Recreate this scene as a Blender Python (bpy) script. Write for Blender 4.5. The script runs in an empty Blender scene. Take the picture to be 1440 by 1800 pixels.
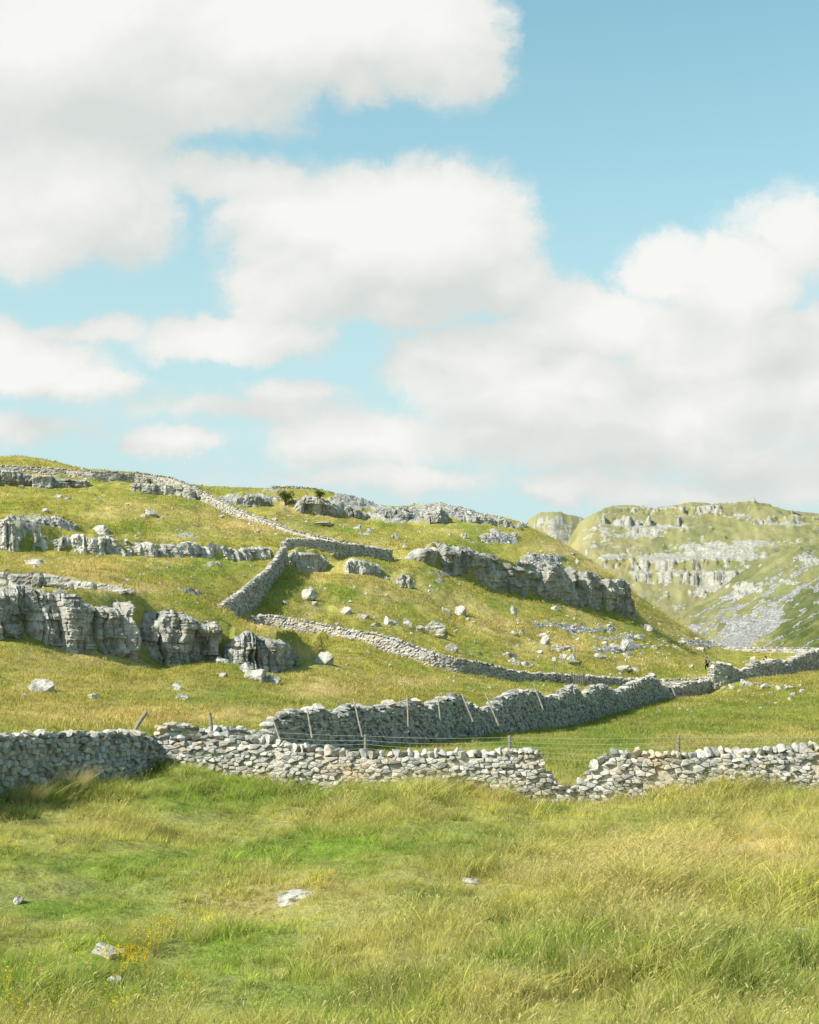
import bpy, bmesh, math, random
import numpy as np
from mathutils import Vector, Matrix

sc = bpy.context.scene
R = math.radians
rng = np.random.RandomState(7)
random.seed(7)

# ------------------------------------------------------------------ camera
F = 2500.0
CZ = 3.9
PIT = math.atan(247 / 2500)
CP, SP = math.cos(PIT), math.sin(PIT)

def P(px, py, D):
    a = (px - 720) / F; b = (900 - py) / F
    t = D / (CP - b * SP)
    return (a * t, D, CZ + (SP + b * CP) * t)

def proj(x, y, z):
    y = np.maximum(y, 2.0); zz = z - CZ
    dep = y * CP + zz * SP
    dep = np.maximum(dep, 1.0)
    return 720 + F * x / dep, 900 - F * (-y * SP + zz * CP) / dep

# ------------------------------------------------------------------ noise
def _h(ix, iy, iz, seed):
    h = (ix.astype(np.int64) * 374761393 + iy.astype(np.int64) * 668265263 + iz.astype(np.int64) * 2147483647 + seed * 974711) & 0xffffffff
    h = ((h ^ (h >> 13)) * 1274126177) & 0xffffffff
    h = (h ^ (h >> 16)) & 0xffffff
    return h / float(0xffffff)

def vn(x, y, z=None, seed=0):
    x = np.asarray(x, float); y = np.asarray(y, float)
    ix = np.floor(x); fx = x - ix; iy = np.floor(y); fy = y - iy
    fx = fx * fx * (3 - 2 * fx); fy = fy * fy * (3 - 2 * fy)
    if z is None:
        z0 = np.zeros_like(ix)
        a = _h(ix, iy, z0, seed); b = _h(ix + 1, iy, z0, seed); c = _h(ix, iy + 1, z0, seed); d = _h(ix + 1, iy + 1, z0, seed)
        return (a + (b - a) * fx) * (1 - fy) + (c + (d - c) * fx) * fy
    z = np.asarray(z, float); iz = np.floor(z); fz = z - iz; fz = fz * fz * (3 - 2 * fz)
    r = 0
    for dz, wz in ((0, 1 - fz), (1, fz)):
        a = _h(ix, iy, iz + dz, seed); b = _h(ix + 1, iy, iz + dz, seed); c = _h(ix, iy + 1, iz + dz, seed); d = _h(ix + 1, iy + 1, iz + dz, seed)
        r = r + wz * ((a + (b - a) * fx) * (1 - fy) + (c + (d - c) * fx) * fy)
    return r

def fbm(x, y, z=None, seed=0, o=4, g=.5):
    s = 0; a = 1; t = 0
    for k in range(o):
        f = 2.03 ** k
        s = s + a * (vn(x * f, y * f, None if z is None else z * f, seed + k * 17) - .5); t += a; a *= g
    return s / t * 2

def sstep(a, b, x):
    t = np.clip((x - a) / (b - a), 0, 1)
    return t * t * (3 - 2 * t)

def worley(x, y, seed=0):
    ix = np.floor(x); iy = np.floor(y)
    f1 = np.full(x.shape, 9.); f2 = np.full(x.shape, 9.); cid = np.zeros(x.shape)
    for i in (-1, 0, 1):
        for j in (-1, 0, 1):
            cx = ix + i; cy = iy + j; z0 = np.zeros_like(cx)
            jx = cx + _h(cx, cy, z0, seed); jy = cy + _h(cx, cy, z0, seed + 5)
            d = np.hypot(x - jx, y - jy)
            hh = _h(cx, cy, z0, seed + 9)
            m = d < f1
            f2 = np.where(m, f1, np.minimum(f2, d)); cid = np.where(m, hh, cid); f1 = np.where(m, d, f1)
    return f1, f2, cid

# ------------------------------------------------------------------ outcrop specs  (px, base, top, D)
CL = {
 'K1': [(-220,1105,1020,70.5),(-100,1112,1030,71.5),(24,1122,1038,73),(100,1138,1041,74.5),(170,1150,1044,76),(215,1157,1045,77),(240,1157,1052,78),(254,1158,1072,78.6)],
 'K2': [(246,1157,1062,78.6),(262,1158,1057,79),(300,1160,1064,79.5),(345,1162,1080,80.3),(375,1163,1090,80.8),(400,1166,1106,81.2),(412,1167,1120,81.5)],
 'K3': [(392,1168,1112,80.3),(405,1168,1108,80.4),(440,1173,1110,80.8),(480,1183,1114,81.2),(503,1178,1122,82.6),(520,1168,1136,84),(530,1163,1148,85)],
 'K0': [(-150,1030,1005,86),(24,1026,1008,86),(100,1030,1013,86),(180,1041,1027,85),(238,1050,1040,85)],
 'K5': [(-200,975,910,124),(24,972,922,128),(100,968,930,131),(160,970,936,132),(200,972,943,133),(280,977,953,136),(330,980,957,139),(380,982,957,142),(420,986,962,144),(455,984,966,146),(492,986,962,148)],
 'K5b': [(-60,938,905,140),(24,935,908,142),(60,930,912,143),(100,936,905,144),(130,942,915,145),(150,944,932,146)],
 'K5c': [(178,943,920,146),(205,945,921,147)],
 'K6': [(-200,850,815,202),(0,852,828,203),(24,855,829,204),(60,853,833,205),(100,858,836,206),(140,857,842,207),(165,853,845,208)],
 'K7': [(225,858,849,207),(262,866,851,207),(300,870,853,207),(338,877,855,207),(345,879,862,208)],
 'K8': [(500,990,972,149),(520,1000,970,149),(545,1000,968,150),(575,1001,977,152),(592,1001,990,153)],
 'K9': [(603,1000,986,150),(618,1006,982,150),(640,1008,984,151),(668,1012,992,153),(690,1020,1004,154)],
 'K9b': [(692,1026,1012,152),(712,1032,1008,152),(732,1038,1022,153)],
 'K10a': [(403,893,872,243),(425,895,869,243),(450,892,872,244),(480,890,874,246)],
 'K10b': [(518,905,872,246),(545,906,872,247),(565,905,877,248),(585,909,880,249),(606,912,890,251)],
 'K10c': [(606,908,890,252),(630,913,895,253),(655,916,902,254)],
 'K10d': [(672,915,896,252),(700,917,895,252),(720,916,896,253),(745,914,900,254)],
 'K10e': [(750,922,897,249),(775,922,892,250),(792,919,897,252)],
 'K10f': [(795,914,902,256),(830,917,905,256),(870,924,910,257),(905,928,915,258)],
 'K11': [(745,996,966,168),(760,1000,961,169.5),(800,1012,958,173.5),(818,1018,962,175.5),(850,1030,971,179.5),(900,1044,984,186),(930,1050,994,190),(952,1054,1002,193),(975,1058,991,196),(1000,1064,1000,200),(1050,1074,1012,207),(1090,1084,1018,213),(1116,1087,1029,217)],
}
SL = {k: v for k, v in CL.items() if k not in ('K1', 'K2', 'K3')}
SL['near'] = CL['K1'][:-1] + CL['K2'][2:-1] + CL['K3'][1:]
STEPS = []
for k, pts in SL.items():
    W = [P(px, b, D) for px, b, t, D in pts]
    T = [P(px, t, D + .8)[2] for px, b, t, D in pts]
    hs = [max(.2, t - w[2]) for t, w in zip(T, W)]
    STEPS.append((np.array([(w[0], w[1]) for w in W]), np.array(hs) * np.array(([.7] + [1.1] * max(0, len(hs) - 3) + [.7, .25])[-len(hs):])))

def poly_sd(pts, vals, x, y):
    g = np.gradient(pts[:, 1]) / np.gradient(pts[:, 0]); cs = 1 / np.hypot(1, g)
    sd = (y - np.interp(x, pts[:, 0], pts[:, 1])) * np.interp(x, pts[:, 0], cs)
    lat = np.maximum(np.maximum(pts[0, 0] - x, x - pts[-1, 0]), 0)
    wl = 1.8 + .8 * np.maximum(sd, 0)
    return np.where(lat > wl, 99., sd), np.interp(x, pts[:, 0], vals) * (1 - sstep(0, wl, lat))

def steps(x, y):
    z = np.zeros(x.shape)
    for pts, hs in STEPS:
        lo = pts.min(0) - 60; hi = pts.max(0) + 60
        m = (x > lo[0]) & (x < hi[0]) & (y > lo[1]) & (y < hi[1])
        if not m.any(): continue
        sd, h = poly_sd(pts, hs, x[m], y[m])
        z[m] += h * sstep(.35, 1.9, sd) * np.exp(-np.maximum(sd - 1, 0) / 6.5)
    return z

# ------------------------------------------------------------------ terrain control points
def dom(x, y):
    return 4 * x / (y + 20), np.log(y + 20)

class TPS:
    def __init__(s, pts, use_steps=False, lam=2.5e-3):
        pts = np.array(pts, float); x, y, z = pts.T
        if use_steps: z = z - steps(x, y)
        u, v = dom(x, y); n = len(u); s.u, s.v = u, v
        K = s.k(np.hypot(u[:, None] - u, v[:, None] - v)) + lam * np.eye(n)
        Q = np.c_[np.ones(n), u, v]
        A = np.zeros((n + 3, n + 3)); A[:n, :n] = K; A[:n, n:] = Q; A[n:, :n] = Q.T
        s.w = np.linalg.solve(A, np.r_[z, 0, 0, 0]); s.us = use_steps
    def k(s, r):
        return r * r * np.log(np.maximum(r, 1e-9))
    def __call__(s, x, y):
        u, v = dom(x, y); n = len(s.u)
        z = s.w[n] + s.w[n + 1] * u + s.w[n + 2] * v
        for i in range(n):
            r2 = (u - s.u[i]) ** 2 + (v - s.v[i]) ** 2
            z = z + s.w[i] * .5 * r2 * np.log(np.maximum(r2, 1e-18))
        if s.us: z = z + steps(x, y)
        return z

A = [(0,-15,2.4),(-18,-15,2.6),(18,-15,2.4),(0,0,2.2),(-12,0,2.3),(12,0,2.2),(-30,0,2.5),(30,0,2.3),(0,5.5,1.9),(-7,5.5,2.0),(7,5.5,1.9),(0,9.5,.45),(-8,9.5,.5),(8,9.5,.45),
     (0,15,-.02),(-5,15,.05),(5,15,.1),(-20,16,.3),(20,16,.3),(0,20,-.08),(-8,22,.1),(8,22,.15),(0,28,-.12),(-10,29,.1),(9,30,.15),(-22,30,.7),(22,30,.6),(0,35,-.15)]
Ap = [(24,1392,35),(-200,1380,33),(150,1380,38),(262,1358,42),(300,1352,41),(340,1368,40.5),(400,1378,41.5),(520,1396,40.5),(700,1392,40),(850,1398,39.7),(950,1412,39.5),(985,1415,39.5),(1100,1402,39.5),(1250,1396,39),(1416,1390,38.5),(1650,1385,38),
 (985,1388,42),(1100,1370,43.5),(1300,1350,45),(700,1365,43),
 (830,1294,61),(600,1312,50),(1000,1272,80),(1075,1252,92),(1150,1232,105),(1200,1225,111),(1250,1222,116),(1280,1196,118),(1340,1190,121),(1416,1180,128),(1550,1165,140),
 (1200,1292,62),(1416,1288,60),(1650,1290,58),(1300,1222,103),(1416,1218,103),(1000,1350,46),(1416,1338,48),(1800,1300,50),
 (24,1292,44),(-200,1292,42),(250,1284,50),(400,1288,49),(470,1290,49),(500,1270,56),(650,1243,72),(720,1222,82),(850,1212,95),(960,1215,104),
 (24,1225,60),(250,1217,64),(450,1222,66),(-200,1215,58),(150,1180,69),(400,1188,74),(24,1160,69),
 (525,1172,84),
 (560,1195,78),(600,1172,88),(700,1168,100),(440,1094,117),(600,1120,113.5),(700,1152,108.5),(780,1178,106.5),(900,1198,112),(1010,1207,117),(1150,1213,124),(1240,1216,121),
 (560,1148,103),
 (440,1108,92),
 (24,1008,89),(-150,1005,90),(200,1028,90),(395,1080,114),(300,1050,96),(420,1098,108),(330,1066,90),
 (150,1000,112),(300,1010,118),(400,1040,124),(440,1055,127),
 (24,900,160),(200,918,157),(-200,895,158),(360,948,152),(480,960,152),(300,900,178),(450,925,178),(24,872,187),(200,885,182),(-200,870,185),
 (24,829,213),(160,845,213),(240,849,216),(420,912,195),(520,943,182),(600,962,176),(680,982,171),
 (-200,780,252),(24,801,250),(80,808,250),(140,824,250),(200,829,250),(260,833,245),
 (340,858,248),(400,856,265),(480,858,280),(560,860,284),(600,872,285),(630,876,285),(660,892,285),(700,893,288),(740,888,290),(790,888,290),(820,900,290),(870,910,290),(905,917,290),
 (400,893,240),(500,900,240),(600,916,243),(700,920,246),(800,921,251),(860,930,252),
 (560,935,205),(640,945,205),(700,955,205),(800,948,222),(900,960,235),(640,930,222),(740,932,235),
 (520,968,154),(560,964,156),(620,976,164),(687,988,169),(720,1000,168),
 
 (600,1040,140),(540,1040,138),(650,1075,132),(800,1085,148),(720,1115,122),(820,1140,122),(950,1120,150),(950,1165,128),(1100,1148,160),(1100,1190,132),(1000,1190,121),
 (1132,1094,222),(1150,1100,225),(1180,1130,215),(1220,1158,210),(1243,1178,200),(1200,1190,150),(1250,1190,150),(1256,1155,232),(1300,1153,240),(1420,1152,245),(1350,1165,190),(1420,1162,175),(1600,1155,240),(1330,1178,150),
 (1320,1142,265),(1416,1144,262),(1600,1142,262),
 (900,917,290),(930,928,288),(960,941,285),(1000,962,280),(1050,993,275),(1100,1032,270),(1150,1066,266),(1200,1100,263),(1250,1134,262),(1275,1142,263),
 (1000,984,250),(1100,1044,245),(1160,1088,245),(960,975,235)]
A += [P(*p) for p in Ap]
def PX(px, D, z): return ((px - 720) / F * D, D, z)
A += [PX(-200,330,44),(24,330,32),(-200,330,40),(24,330,30),(200,330,29),(400,330,29),(600,330,29),(800,330,27),(900,330,24),(1000,330,14),(1100,330,5),(1200,330,0),(1300,330,-2),(1500,330,-3),(1800,330,-3)]
A = [a for i, a in enumerate(A) if all(abs(a[0]-b[0])+abs(a[1]-b[1]) > .5 for b in A[:i])]
A += [PX(p,430,z) for p,z in ((-200,18),(24,15),(400,14),(700,12),(900,6),(1100,-6),(1300,-8),(1700,-8))]
A += [PX(p,D,-12) for D in (700,1400) for p in (-400,0,400,800,1200,1800)]
A += [(-60,60,14),(-90,150,42),(-120,260,66),(60,60,2),(90,150,6),(60,30,1.5),(-50,30,5),(130,260,14),(-35,50,5.5)]
for k, pts in SL.items():
    W = np.array([P(px, b, D) for px, b, t, D in pts]); T = [P(px, t, D + .8)[2] for px, b, t, D in pts]
    tg = np.gradient(W[:, :2], axis=0); tg /= np.hypot(*tg.T)[:, None]
    for i, (w_, t_) in enumerate(zip(W, T)):
        if 0 < i < len(W) - 1 and np.hypot(*(W[i, :2] - W[i - 1, :2])) < 1.2: continue
        A.append((w_[0] + .9 * tg[i, 1], w_[1] - .9 * tg[i, 0], w_[2] - .25))
        if 0 < i < len(W) - 1: A.append((w_[0] - 3 * tg[i, 1], w_[1] + 3 * tg[i, 0], t_ + .1))
A = [a for i, a in enumerate(A) if all(abs(a[0]-b[0])+abs(a[1]-b[1]) > .9 for b in A[:i])]
for k, (pts, _) in enumerate(STEPS): assert (np.diff(pts[:, 0]) > 0).all(), list(SL)[k]
TA = TPS(A, True)

B = [PX(p,330,-6) for p in (700,900,1100,1300,1500,1800)]
B += [P(px,1112,385) for px in (1120,1200,1280,1360,1440)] + [P(px,1060,420) for px in (1100,1180,1260,1350,1440)]
B += [P(px,py,D) for px,py,D in [(1040,1010,455),(1100,1010,455),(1180,1015,452),(1260,1010,455),(1350,1005,455),(1440,1000,455),(1600,1000,455),
 (1015,960,500),(1060,965,495),(1130,960,500),(1200,955,505),(1300,950,505),(1440,950,505),(1600,950,505),
 (1030,916,560),(1080,920,548),(1150,920,550),(1220,918,552),(1300,917,555),(1440,920,555),
 (1022,914,600),(1050,905,600),(1075,891,605),(1110,891,607),(1150,895,610),(1180,885,620),(1210,882,622),(1260,888,620),(1320,888,620),(1350,893,618),(1372,900,615),(1440,904,615),(1600,905,615),(1900,900,610)]]
B += [PX(980,600,42),PX(960,500,15),PX(940,450,0),PX(850,600,10),PX(700,600,0)]
B += [PX(p,700,z) for p,z in ((1000,45),(1100,58),(1250,60),(1400,52),(1700,50))] + [PX(p,950,20) for p in (900,1200,1500)] + [PX(p,1400,-10) for p in (700,1200,1700)]
TB = TPS(B)
Dm = [P(915,920,800),P(935,906,800),P(962,901,800),P(985,904,800),P(1010,909,800),P(1035,914,800),P(1075,916,800),PX(915,700,40),PX(960,700,58),PX(1010,700,50),PX(860,800,20),PX(700,800,-20),PX(1100,800,30),PX(960,950,50),PX(960,620,15),PX(1200,800,-10),PX(500,500,-30),PX(1300,500,-30),PX(900,1400,-30),PX(1200,1400,-30),PX(700,600,-30)]
TD = TPS(Dm)
C = [P(px,py,D) for px,py,D in [(1440,944,400),(1400,958,398),(1380,966,396),(1340,988,394),(1300,1012,390),(1260,1040,387),(1225,1064,384),(1195,1088,382),(1600,860,410),
 (1180,1110,360),(1215,1106,345),(1245,1122,322),(1270,1137,300),(1310,1143,285),(1360,1143,280),(1440,1143,276),(1600,1140,275),
 (1340,1100,312),(1440,1095,300),(1440,1040,335),(1380,1040,345),(1320,1060,345),(1270,1085,345),(1440,990,368),(1600,960,360),(1600,1050,310)]]
C += [PX(1440,440,28),PX(1300,440,10),PX(1200,440,-5),PX(1150,380,-3),PX(1000,380,-20),PX(1600,470,30),PX(1200,250,-5),PX(1440,245,-4),PX(1000,250,-15),PX(1000,600,-30),PX(1500,600,-10),PX(700,300,-30),PX(1300,1400,-60),PX(1300,100,-20),PX(700,100,-30),PX(1700,150,-12)]
TC = TPS(C)

# painted ground cover : (px, py, rx, ry, amount)
ROCK = [ (60,925,70,25,.7),(150,955,120,14,.8),(350,968,150,12,.6),(330,940,60,12,.5),(230,1035,60,8,.5),(365,1000,40,6,.6),(340,1045,50,6,.55),(175,880,60,6,.35),
 (440,880,60,12,.9),(520,862,70,8,.55),(560,895,60,15,.8),(640,885,50,16,1.),(700,905,60,14,1.1),(780,898,70,14,1.1),(850,918,50,8,.9),(640,940,25,8,.5),
 (870,945,45,12,.75),(960,985,50,14,.8),(905,925,40,7,.7),(940,995,30,8,.7),(1000,960,20,5,.4),
 (980,1090,70,7,.45),(1040,1108,60,8,.5),(1120,1125,40,8,.5),(1090,1140,60,12,.6),(960,1145,50,12,.35),(790,1010,40,6,.5),(770,1025,30,6,.45),(840,1150,60,6,.3),(1180,1140,50,7,.5),
 (740,1160,70,9,.65),(520,1090,40,8,.35),(560,1050,40,10,.4),(690,1100,60,8,.3),(470,1180,30,18,.6),(1000,1160,60,10,.3),(1330,1207,70,9,.35),
 (1250,1130,40,14,.5)]
ROCKB = [(1090,922,60,10,1.),(1100,938,90,10,.9),(1180,930,60,10,.8),(1240,975,95,22,1.2),(1160,985,60,25,1.),(1120,1000,50,14,.8),(1310,958,60,8,1.),(1180,1010,80,8,.9),(1250,1030,50,25,1.),(1330,1000,80,10,.9),(1190,1060,25,8,.8),(1230,905,60,8,.8),(1160,900,60,6,.7),(1280,912,40,6,.8),(1350,916,50,7,1.),(1400,915,30,8,.7),(1060,945,40,20,.6),(1075,975,40,12,.6),(1390,950,40,8,.6),(1110,895,50,4,.6),(1290,892,60,4,.4),(1180,1000,120,25,.45),(1300,1040,60,10,.5),(1150,1040,50,16,.4)]
SCREE = [(1385,1060,95,40,.5),(1290,1120,55,18,.9),(1330,1110,70,16,1.2),(1300,1115,60,18,.9),(1390,1060,60,14,.8),(1330,1080,70,10,.7),(1250,1095,45,9,.8),(1420,1000,40,25,.8),(1380,1020,50,12,.7),(1440,1040,40,30,.7),(1270,1130,60,10,.9)]
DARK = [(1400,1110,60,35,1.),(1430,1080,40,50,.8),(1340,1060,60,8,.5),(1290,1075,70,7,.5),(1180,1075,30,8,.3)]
DRY = [ (1180,1510,230,45,1.1),(1350,1490,100,60,1.),(950,1560,200,40,.6),(480,1580,200,30,.7),(150,1460,180,30,.5),(600,1440,200,20,.45),(1000,1400,120,14,.6),(700,1650,200,50,.5),(900,1750,120,30,.5),(1100,1390,250,12,.7),(760,1385,150,10,.7),(1150,1620,200,40,.35),
 (250,1255,260,18,1.2),(60,1240,80,10,.7),(580,1215,110,14,1.),(700,1200,90,12,.9),(150,1000,100,18,1.2),(60,990,60,15,1.),(250,1035,90,10,1.),(430,925,90,14,1.3),(350,905,60,10,.7),(1000,965,70,16,1.3),(1060,1000,50,14,1.2),(1110,1040,40,16,1.),(1200,1110,40,18,.7),
 (1150,1165,90,8,.9),(900,1100,90,14,.6),(1000,1135,80,12,.8),(1170,1090,30,20,.6),(560,1200,60,20,.7),(100,1150,90,16,.6),(520,1150,40,12,.8),(450,1105,40,8,.8),(640,1190,60,10,.5),(840,1010,60,14,.4),(1230,1140,30,8,.8),(280,1210,100,14,.5),(960,1150,60,10,.6),(640,970,50,10,.5)]
LUSH = [ (430,1400,190,26,1.5),(300,1365,90,14,1.),(640,1495,330,20,1.2),(200,1520,260,14,.9),(120,1590,170,14,1.),(1000,1690,190,25,1.4),(1330,1700,160,60,1.2),(150,1740,200,40,1.),(450,1660,120,40,.8),(620,1740,160,40,.8),(780,1580,60,16,.8),(700,1470,140,20,.6),(860,1470,120,16,.7),(330,1500,150,16,.5),
 (1050,1290,400,28,1.2),(1250,1250,240,20,1.),(880,1280,120,24,1.2),(380,1215,120,12,.9),(250,1155,120,14,.7),(450,1240,80,10,.6),(900,1205,120,8,.9),(320,930,120,10,.8),(330,1000,120,16,.9),(560,895,60,12,.5),(560,930,80,10,.8),(500,1040,80,12,.7),(700,1050,120,16,.5),(820,930,60,10,.7),(1230,930,90,12,.7),(1300,925,90,10,.5),(1200,965,60,6,.4),(460,1185,60,20,.5),(1240,1175,90,8,.5),(820,960,60,10,.3)]
BLUE = [(700,1410,120,14,.8),(350,1440,160,25,.7),(100,1560,200,25,.5),(520,1650,160,40,.6),(420,1730,130,40,.7),(1100,1780,180,30,.5),(600,1750,90,30,.5),(900,1410,40,10,.4),(40,1420,50,20,.6)]

def paint(lst, px, py):
    v = np.zeros(px.shape)
    for cx, cy, rx, ry, a in lst:
        m = (np.abs(px - cx) < 2.2 * rx) & (np.abs(py - cy) < 2.2 * ry)
        if m.any():
            v[m] = np.maximum(v[m], a * np.exp(-(((px[m] - cx) / rx) ** 2 + ((py[m] - cy) / ry) ** 2)))
    return v

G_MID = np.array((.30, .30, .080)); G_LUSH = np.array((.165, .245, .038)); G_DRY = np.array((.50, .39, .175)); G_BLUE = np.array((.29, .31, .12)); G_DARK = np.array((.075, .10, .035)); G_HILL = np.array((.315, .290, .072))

def terrain(x, y, full=True):
    """z, owner, rock, scree, colour at world (x, y)"""
    x = np.atleast_1d(np.asarray(x, float)); y = np.atleast_1d(np.asarray(y, float))
    za = TA(x, y)
    own = np.zeros(x.shape, int); z = za.copy()
    far = y > 215
    for k, T in ((1, TB), (2, TC), (3, TD)):
        if far.any():
            zz = T(x[far], y[far]); zf = z[far]; m = zz > zf
            zf[m] = zz[m]; z[far] = zf
            o = own[far]; o[m] = k; own[far] = o
    if not full: return z
    px, py = proj(x, y, z)
    wx = px + 26 * fbm(x / (3 + y * .04), y / (3 + y * .04), seed=3); wy = py + 7 * fbm(x / (3 + y * .04) + 9, y / (3 + y * .04), seed=4)
    # relief
    near = 1 - sstep(38, 46, y)
    z = z + near * sstep(9, 14, y) * (.30 * fbm(x / 2.7, y / 2.7, seed=11, o=3) + .13 * fbm(x / .8, y / .8, seed=12, o=2))
    mid = sstep(44, 55, y) * (1 - sstep(280, 330, y))
    flat = sstep(1.0, 3.5, za)
    z = z + mid * (.05 + flat * .12) * (fbm(x / 1.6, y / 3.5, seed=21, o=3)) + mid * flat * .26 * fbm(x / 9, y / 12, seed=23, o=3) + mid * (.3 + .7 * flat) * sstep(60, 110, y) * .16 * fbm(x / .8, y / 1.3, seed=24, o=2)
    far_ = sstep(290, 330, y)
    z = z + far_ * (2.2 * fbm(x / 24, y / 24, seed=25, o=5, g=.55) + .7 * fbm(x / 4, y / 5, seed=26, o=3))
    tq = z / 1.7 + .9 * fbm(x / 25, y / 25, seed=27); z = z + far_ * .55 * (sstep(.3, .7, tq - np.floor(tq)) - (tq - np.floor(tq)))
    # rock
    wd = 2.2 + y * .006
    nz = fbm(x / wd, y / (wd * 1.3), seed=31, o=4)
    nzs = .62 * fbm(x / (7 + far_ * 5), y / (9 + far_ * 5), z / (.8 + far_ * .9), seed=33, o=3) + .5 * fbm(x / (1.2 + y * .004), y / (1.5 + y * .006), seed=34, o=3)
    sw_ = .35 + .5 * far_; nz = nz * (1 - sw_) + nzs * 1.25 * sw_
    nz = nz + far_ * .75 * fbm(x / 1.6, y / 2.5, z / 1.1, seed=35, o=2)
    ra = paint(ROCK, wx, wy) * (own == 0); rb = paint(ROCKB, wx, wy) * ((own == 1) | (own == 3))
    rb = np.where(own == 3, (.62 + .3 * fbm(x / 7, z / 20, seed=40)) * sstep(906, 914, py + 3 * fbm(x / 8, y / 8, seed=39)) * sstep(925, 945, px), rb)
    rraw = np.maximum(ra, rb) * .92 + .06 * sstep(60, 120, y) + .02 * far_ * (own != 2) + .06 * sstep(.1, .5, fbm(x / 14, y / 14, seed=36))
    rock = sstep(.44, .60, rraw * (1 - .12 * far_) + .62 * nz - .02) * sstep(43, 47, y)
    sn = fbm((-px * .87 + py * .48) / 70, (px * .48 + py * .87) / 9, seed=37, o=5)
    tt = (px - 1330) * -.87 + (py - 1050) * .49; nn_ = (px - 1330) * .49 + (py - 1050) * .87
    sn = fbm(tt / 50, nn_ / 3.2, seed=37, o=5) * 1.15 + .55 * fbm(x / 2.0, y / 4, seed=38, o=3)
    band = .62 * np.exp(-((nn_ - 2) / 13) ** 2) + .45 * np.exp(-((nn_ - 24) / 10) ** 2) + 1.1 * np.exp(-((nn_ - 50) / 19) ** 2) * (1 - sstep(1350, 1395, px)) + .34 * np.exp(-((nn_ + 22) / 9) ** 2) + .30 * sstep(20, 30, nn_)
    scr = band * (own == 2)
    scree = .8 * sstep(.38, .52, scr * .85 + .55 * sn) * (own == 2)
    sA = paint([(975,1098,60,5,.8),(1040,1106,70,5,.75),(1100,1122,50,6,.75),(960,990,40,12,.9),(870,948,45,9,.9),(1080,1142,60,6,.7),(1250,1132,40,7,1.),(650,882,40,9,1.),(700,904,60,9,.9),(420,886,50,6,.8),(360,880,30,6,.7),(770,905,50,6,.7),(820,905,60,8,.8)], wx, wy) * (own == 0)
    sn2 = fbm(x / 6 + y / 14, y / 30 - x / 60, seed=37, o=4)
    scree = np.maximum(scree, sstep(.35, .6, sA + .5 * sn2))
    own2 = (own == 2)
    rock = np.maximum(rock, own2 * sstep(.62, .8, paint([(1310,1040,50,10,1.),(1420,985,40,20,1.),(1370,1030,60,6,.8),(1290,1050,30,8,1.)], wx, wy) + .6 * nz))
    f1, f2, cid = worley(x / (.9 + y * .0022), y / (1.2 + y * .003), 41)
    edge = sstep(.02, .18, f2 - f1)
    amp = .12 + .0016 * np.maximum(y - 40, 0)
    amp = amp * (1 - .45 * far_)
    z = z + rock * amp * ((.35 + .9 * cid) * edge - .1)
    # terraces on the far hill
    tz = 6.0; q = (z + 7 * fbm(x / 60, y / 60, seed=44, o=5)) / tz; fr = q - np.floor(q)
    ter = (np.floor(q) + sstep(.42, .62, fr) - q) * tz
    z = z + (own == 1) * ter * (.12 + .6 * rock) * sstep(-.4, .3, fbm(x / 30, y / 30, seed=45))
    z = z + scree * .35 * (worley(x / .9, y / 1.1, 47)[2] - .5) * sstep(60, 120, y)
    # colour
    n1 = fbm(x / (1.5 + y * .012), y / (2.2 + y * .02), seed=51, o=5); n2 = fbm(x / (5 + y * .02), y / (8 + y * .03), seed=52, o=5, g=.6)
    n1 = n1 * (1 - .35 * far_); n2 = n2 * (1 - .5 * far_)
    hill = sstep(44, 60, y)[:, None]
    c = G_MID * (1 - hill) + G_HILL * hill
    c = np.repeat(c[None] if c.ndim == 1 else c, 1, 0)
    def mixc(c, col, f): f = np.clip(f, 0, 1)[:, None]; return c * (1 - f) + col * f
    c = mixc(c, G_BLUE, paint(BLUE, wx, wy) * .75 + .35 * sstep(.0, .5, n2) * (1 - hill[:, 0]))
    c = mixc(c, G_LUSH, (paint(LUSH, wx, wy) * .95 + .6 * sstep(.05, .4, n1)) * (1 - .25 * hill[:, 0]))
    c = mixc(c, G_DRY, paint(DRY, wx, wy) * (.85 + .8 * n1) + (.30 + .25 * hill[:, 0]) * sstep(.02, .4, -n2 - .3 * n1))
    c = mixc(c, np.array((.235, .222, .125)), far_ * (.80 + .3 * fbm(x / 12, y / 16, seed=59, o=4)))  # far slopes paled and greyed, distance haze put into the ground colour
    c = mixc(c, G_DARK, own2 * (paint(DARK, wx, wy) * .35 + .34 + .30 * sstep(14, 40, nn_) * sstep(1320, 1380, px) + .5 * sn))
    c = mixc(c, G_DARK, .30 * sstep(.25, .5, fbm(x / (.9 + y * .006), y / (1.2 + y * .01), seed=57, o=3)) * hill[:, 0])
    c = c * (1 + .22 * fbm(x / (.3 + y * .005), y / (.4 + y * .008), seed=58, o=2))[:, None]
    return z, own, rock, scree, np.clip(c, .01, .9)

def zat(x, y):
    return terrain(np.atleast_1d(x), np.atleast_1d(y))[0]

_T = np.exp(np.linspace(math.log(12), math.log(900), 2500))
def hit(px, py):
    a = (px - 720) / F; b = (900 - py) / F
    k = 1 / (CP - b * SP)
    x = a * k * _T; z = CZ + (SP + b * CP) * k * _T
    g = terrain(x, _T, False)
    i = np.argmax(g > z)
    if not (g > z).any(): i = 1500
    return float(x[i]), float(_T[i])

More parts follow.
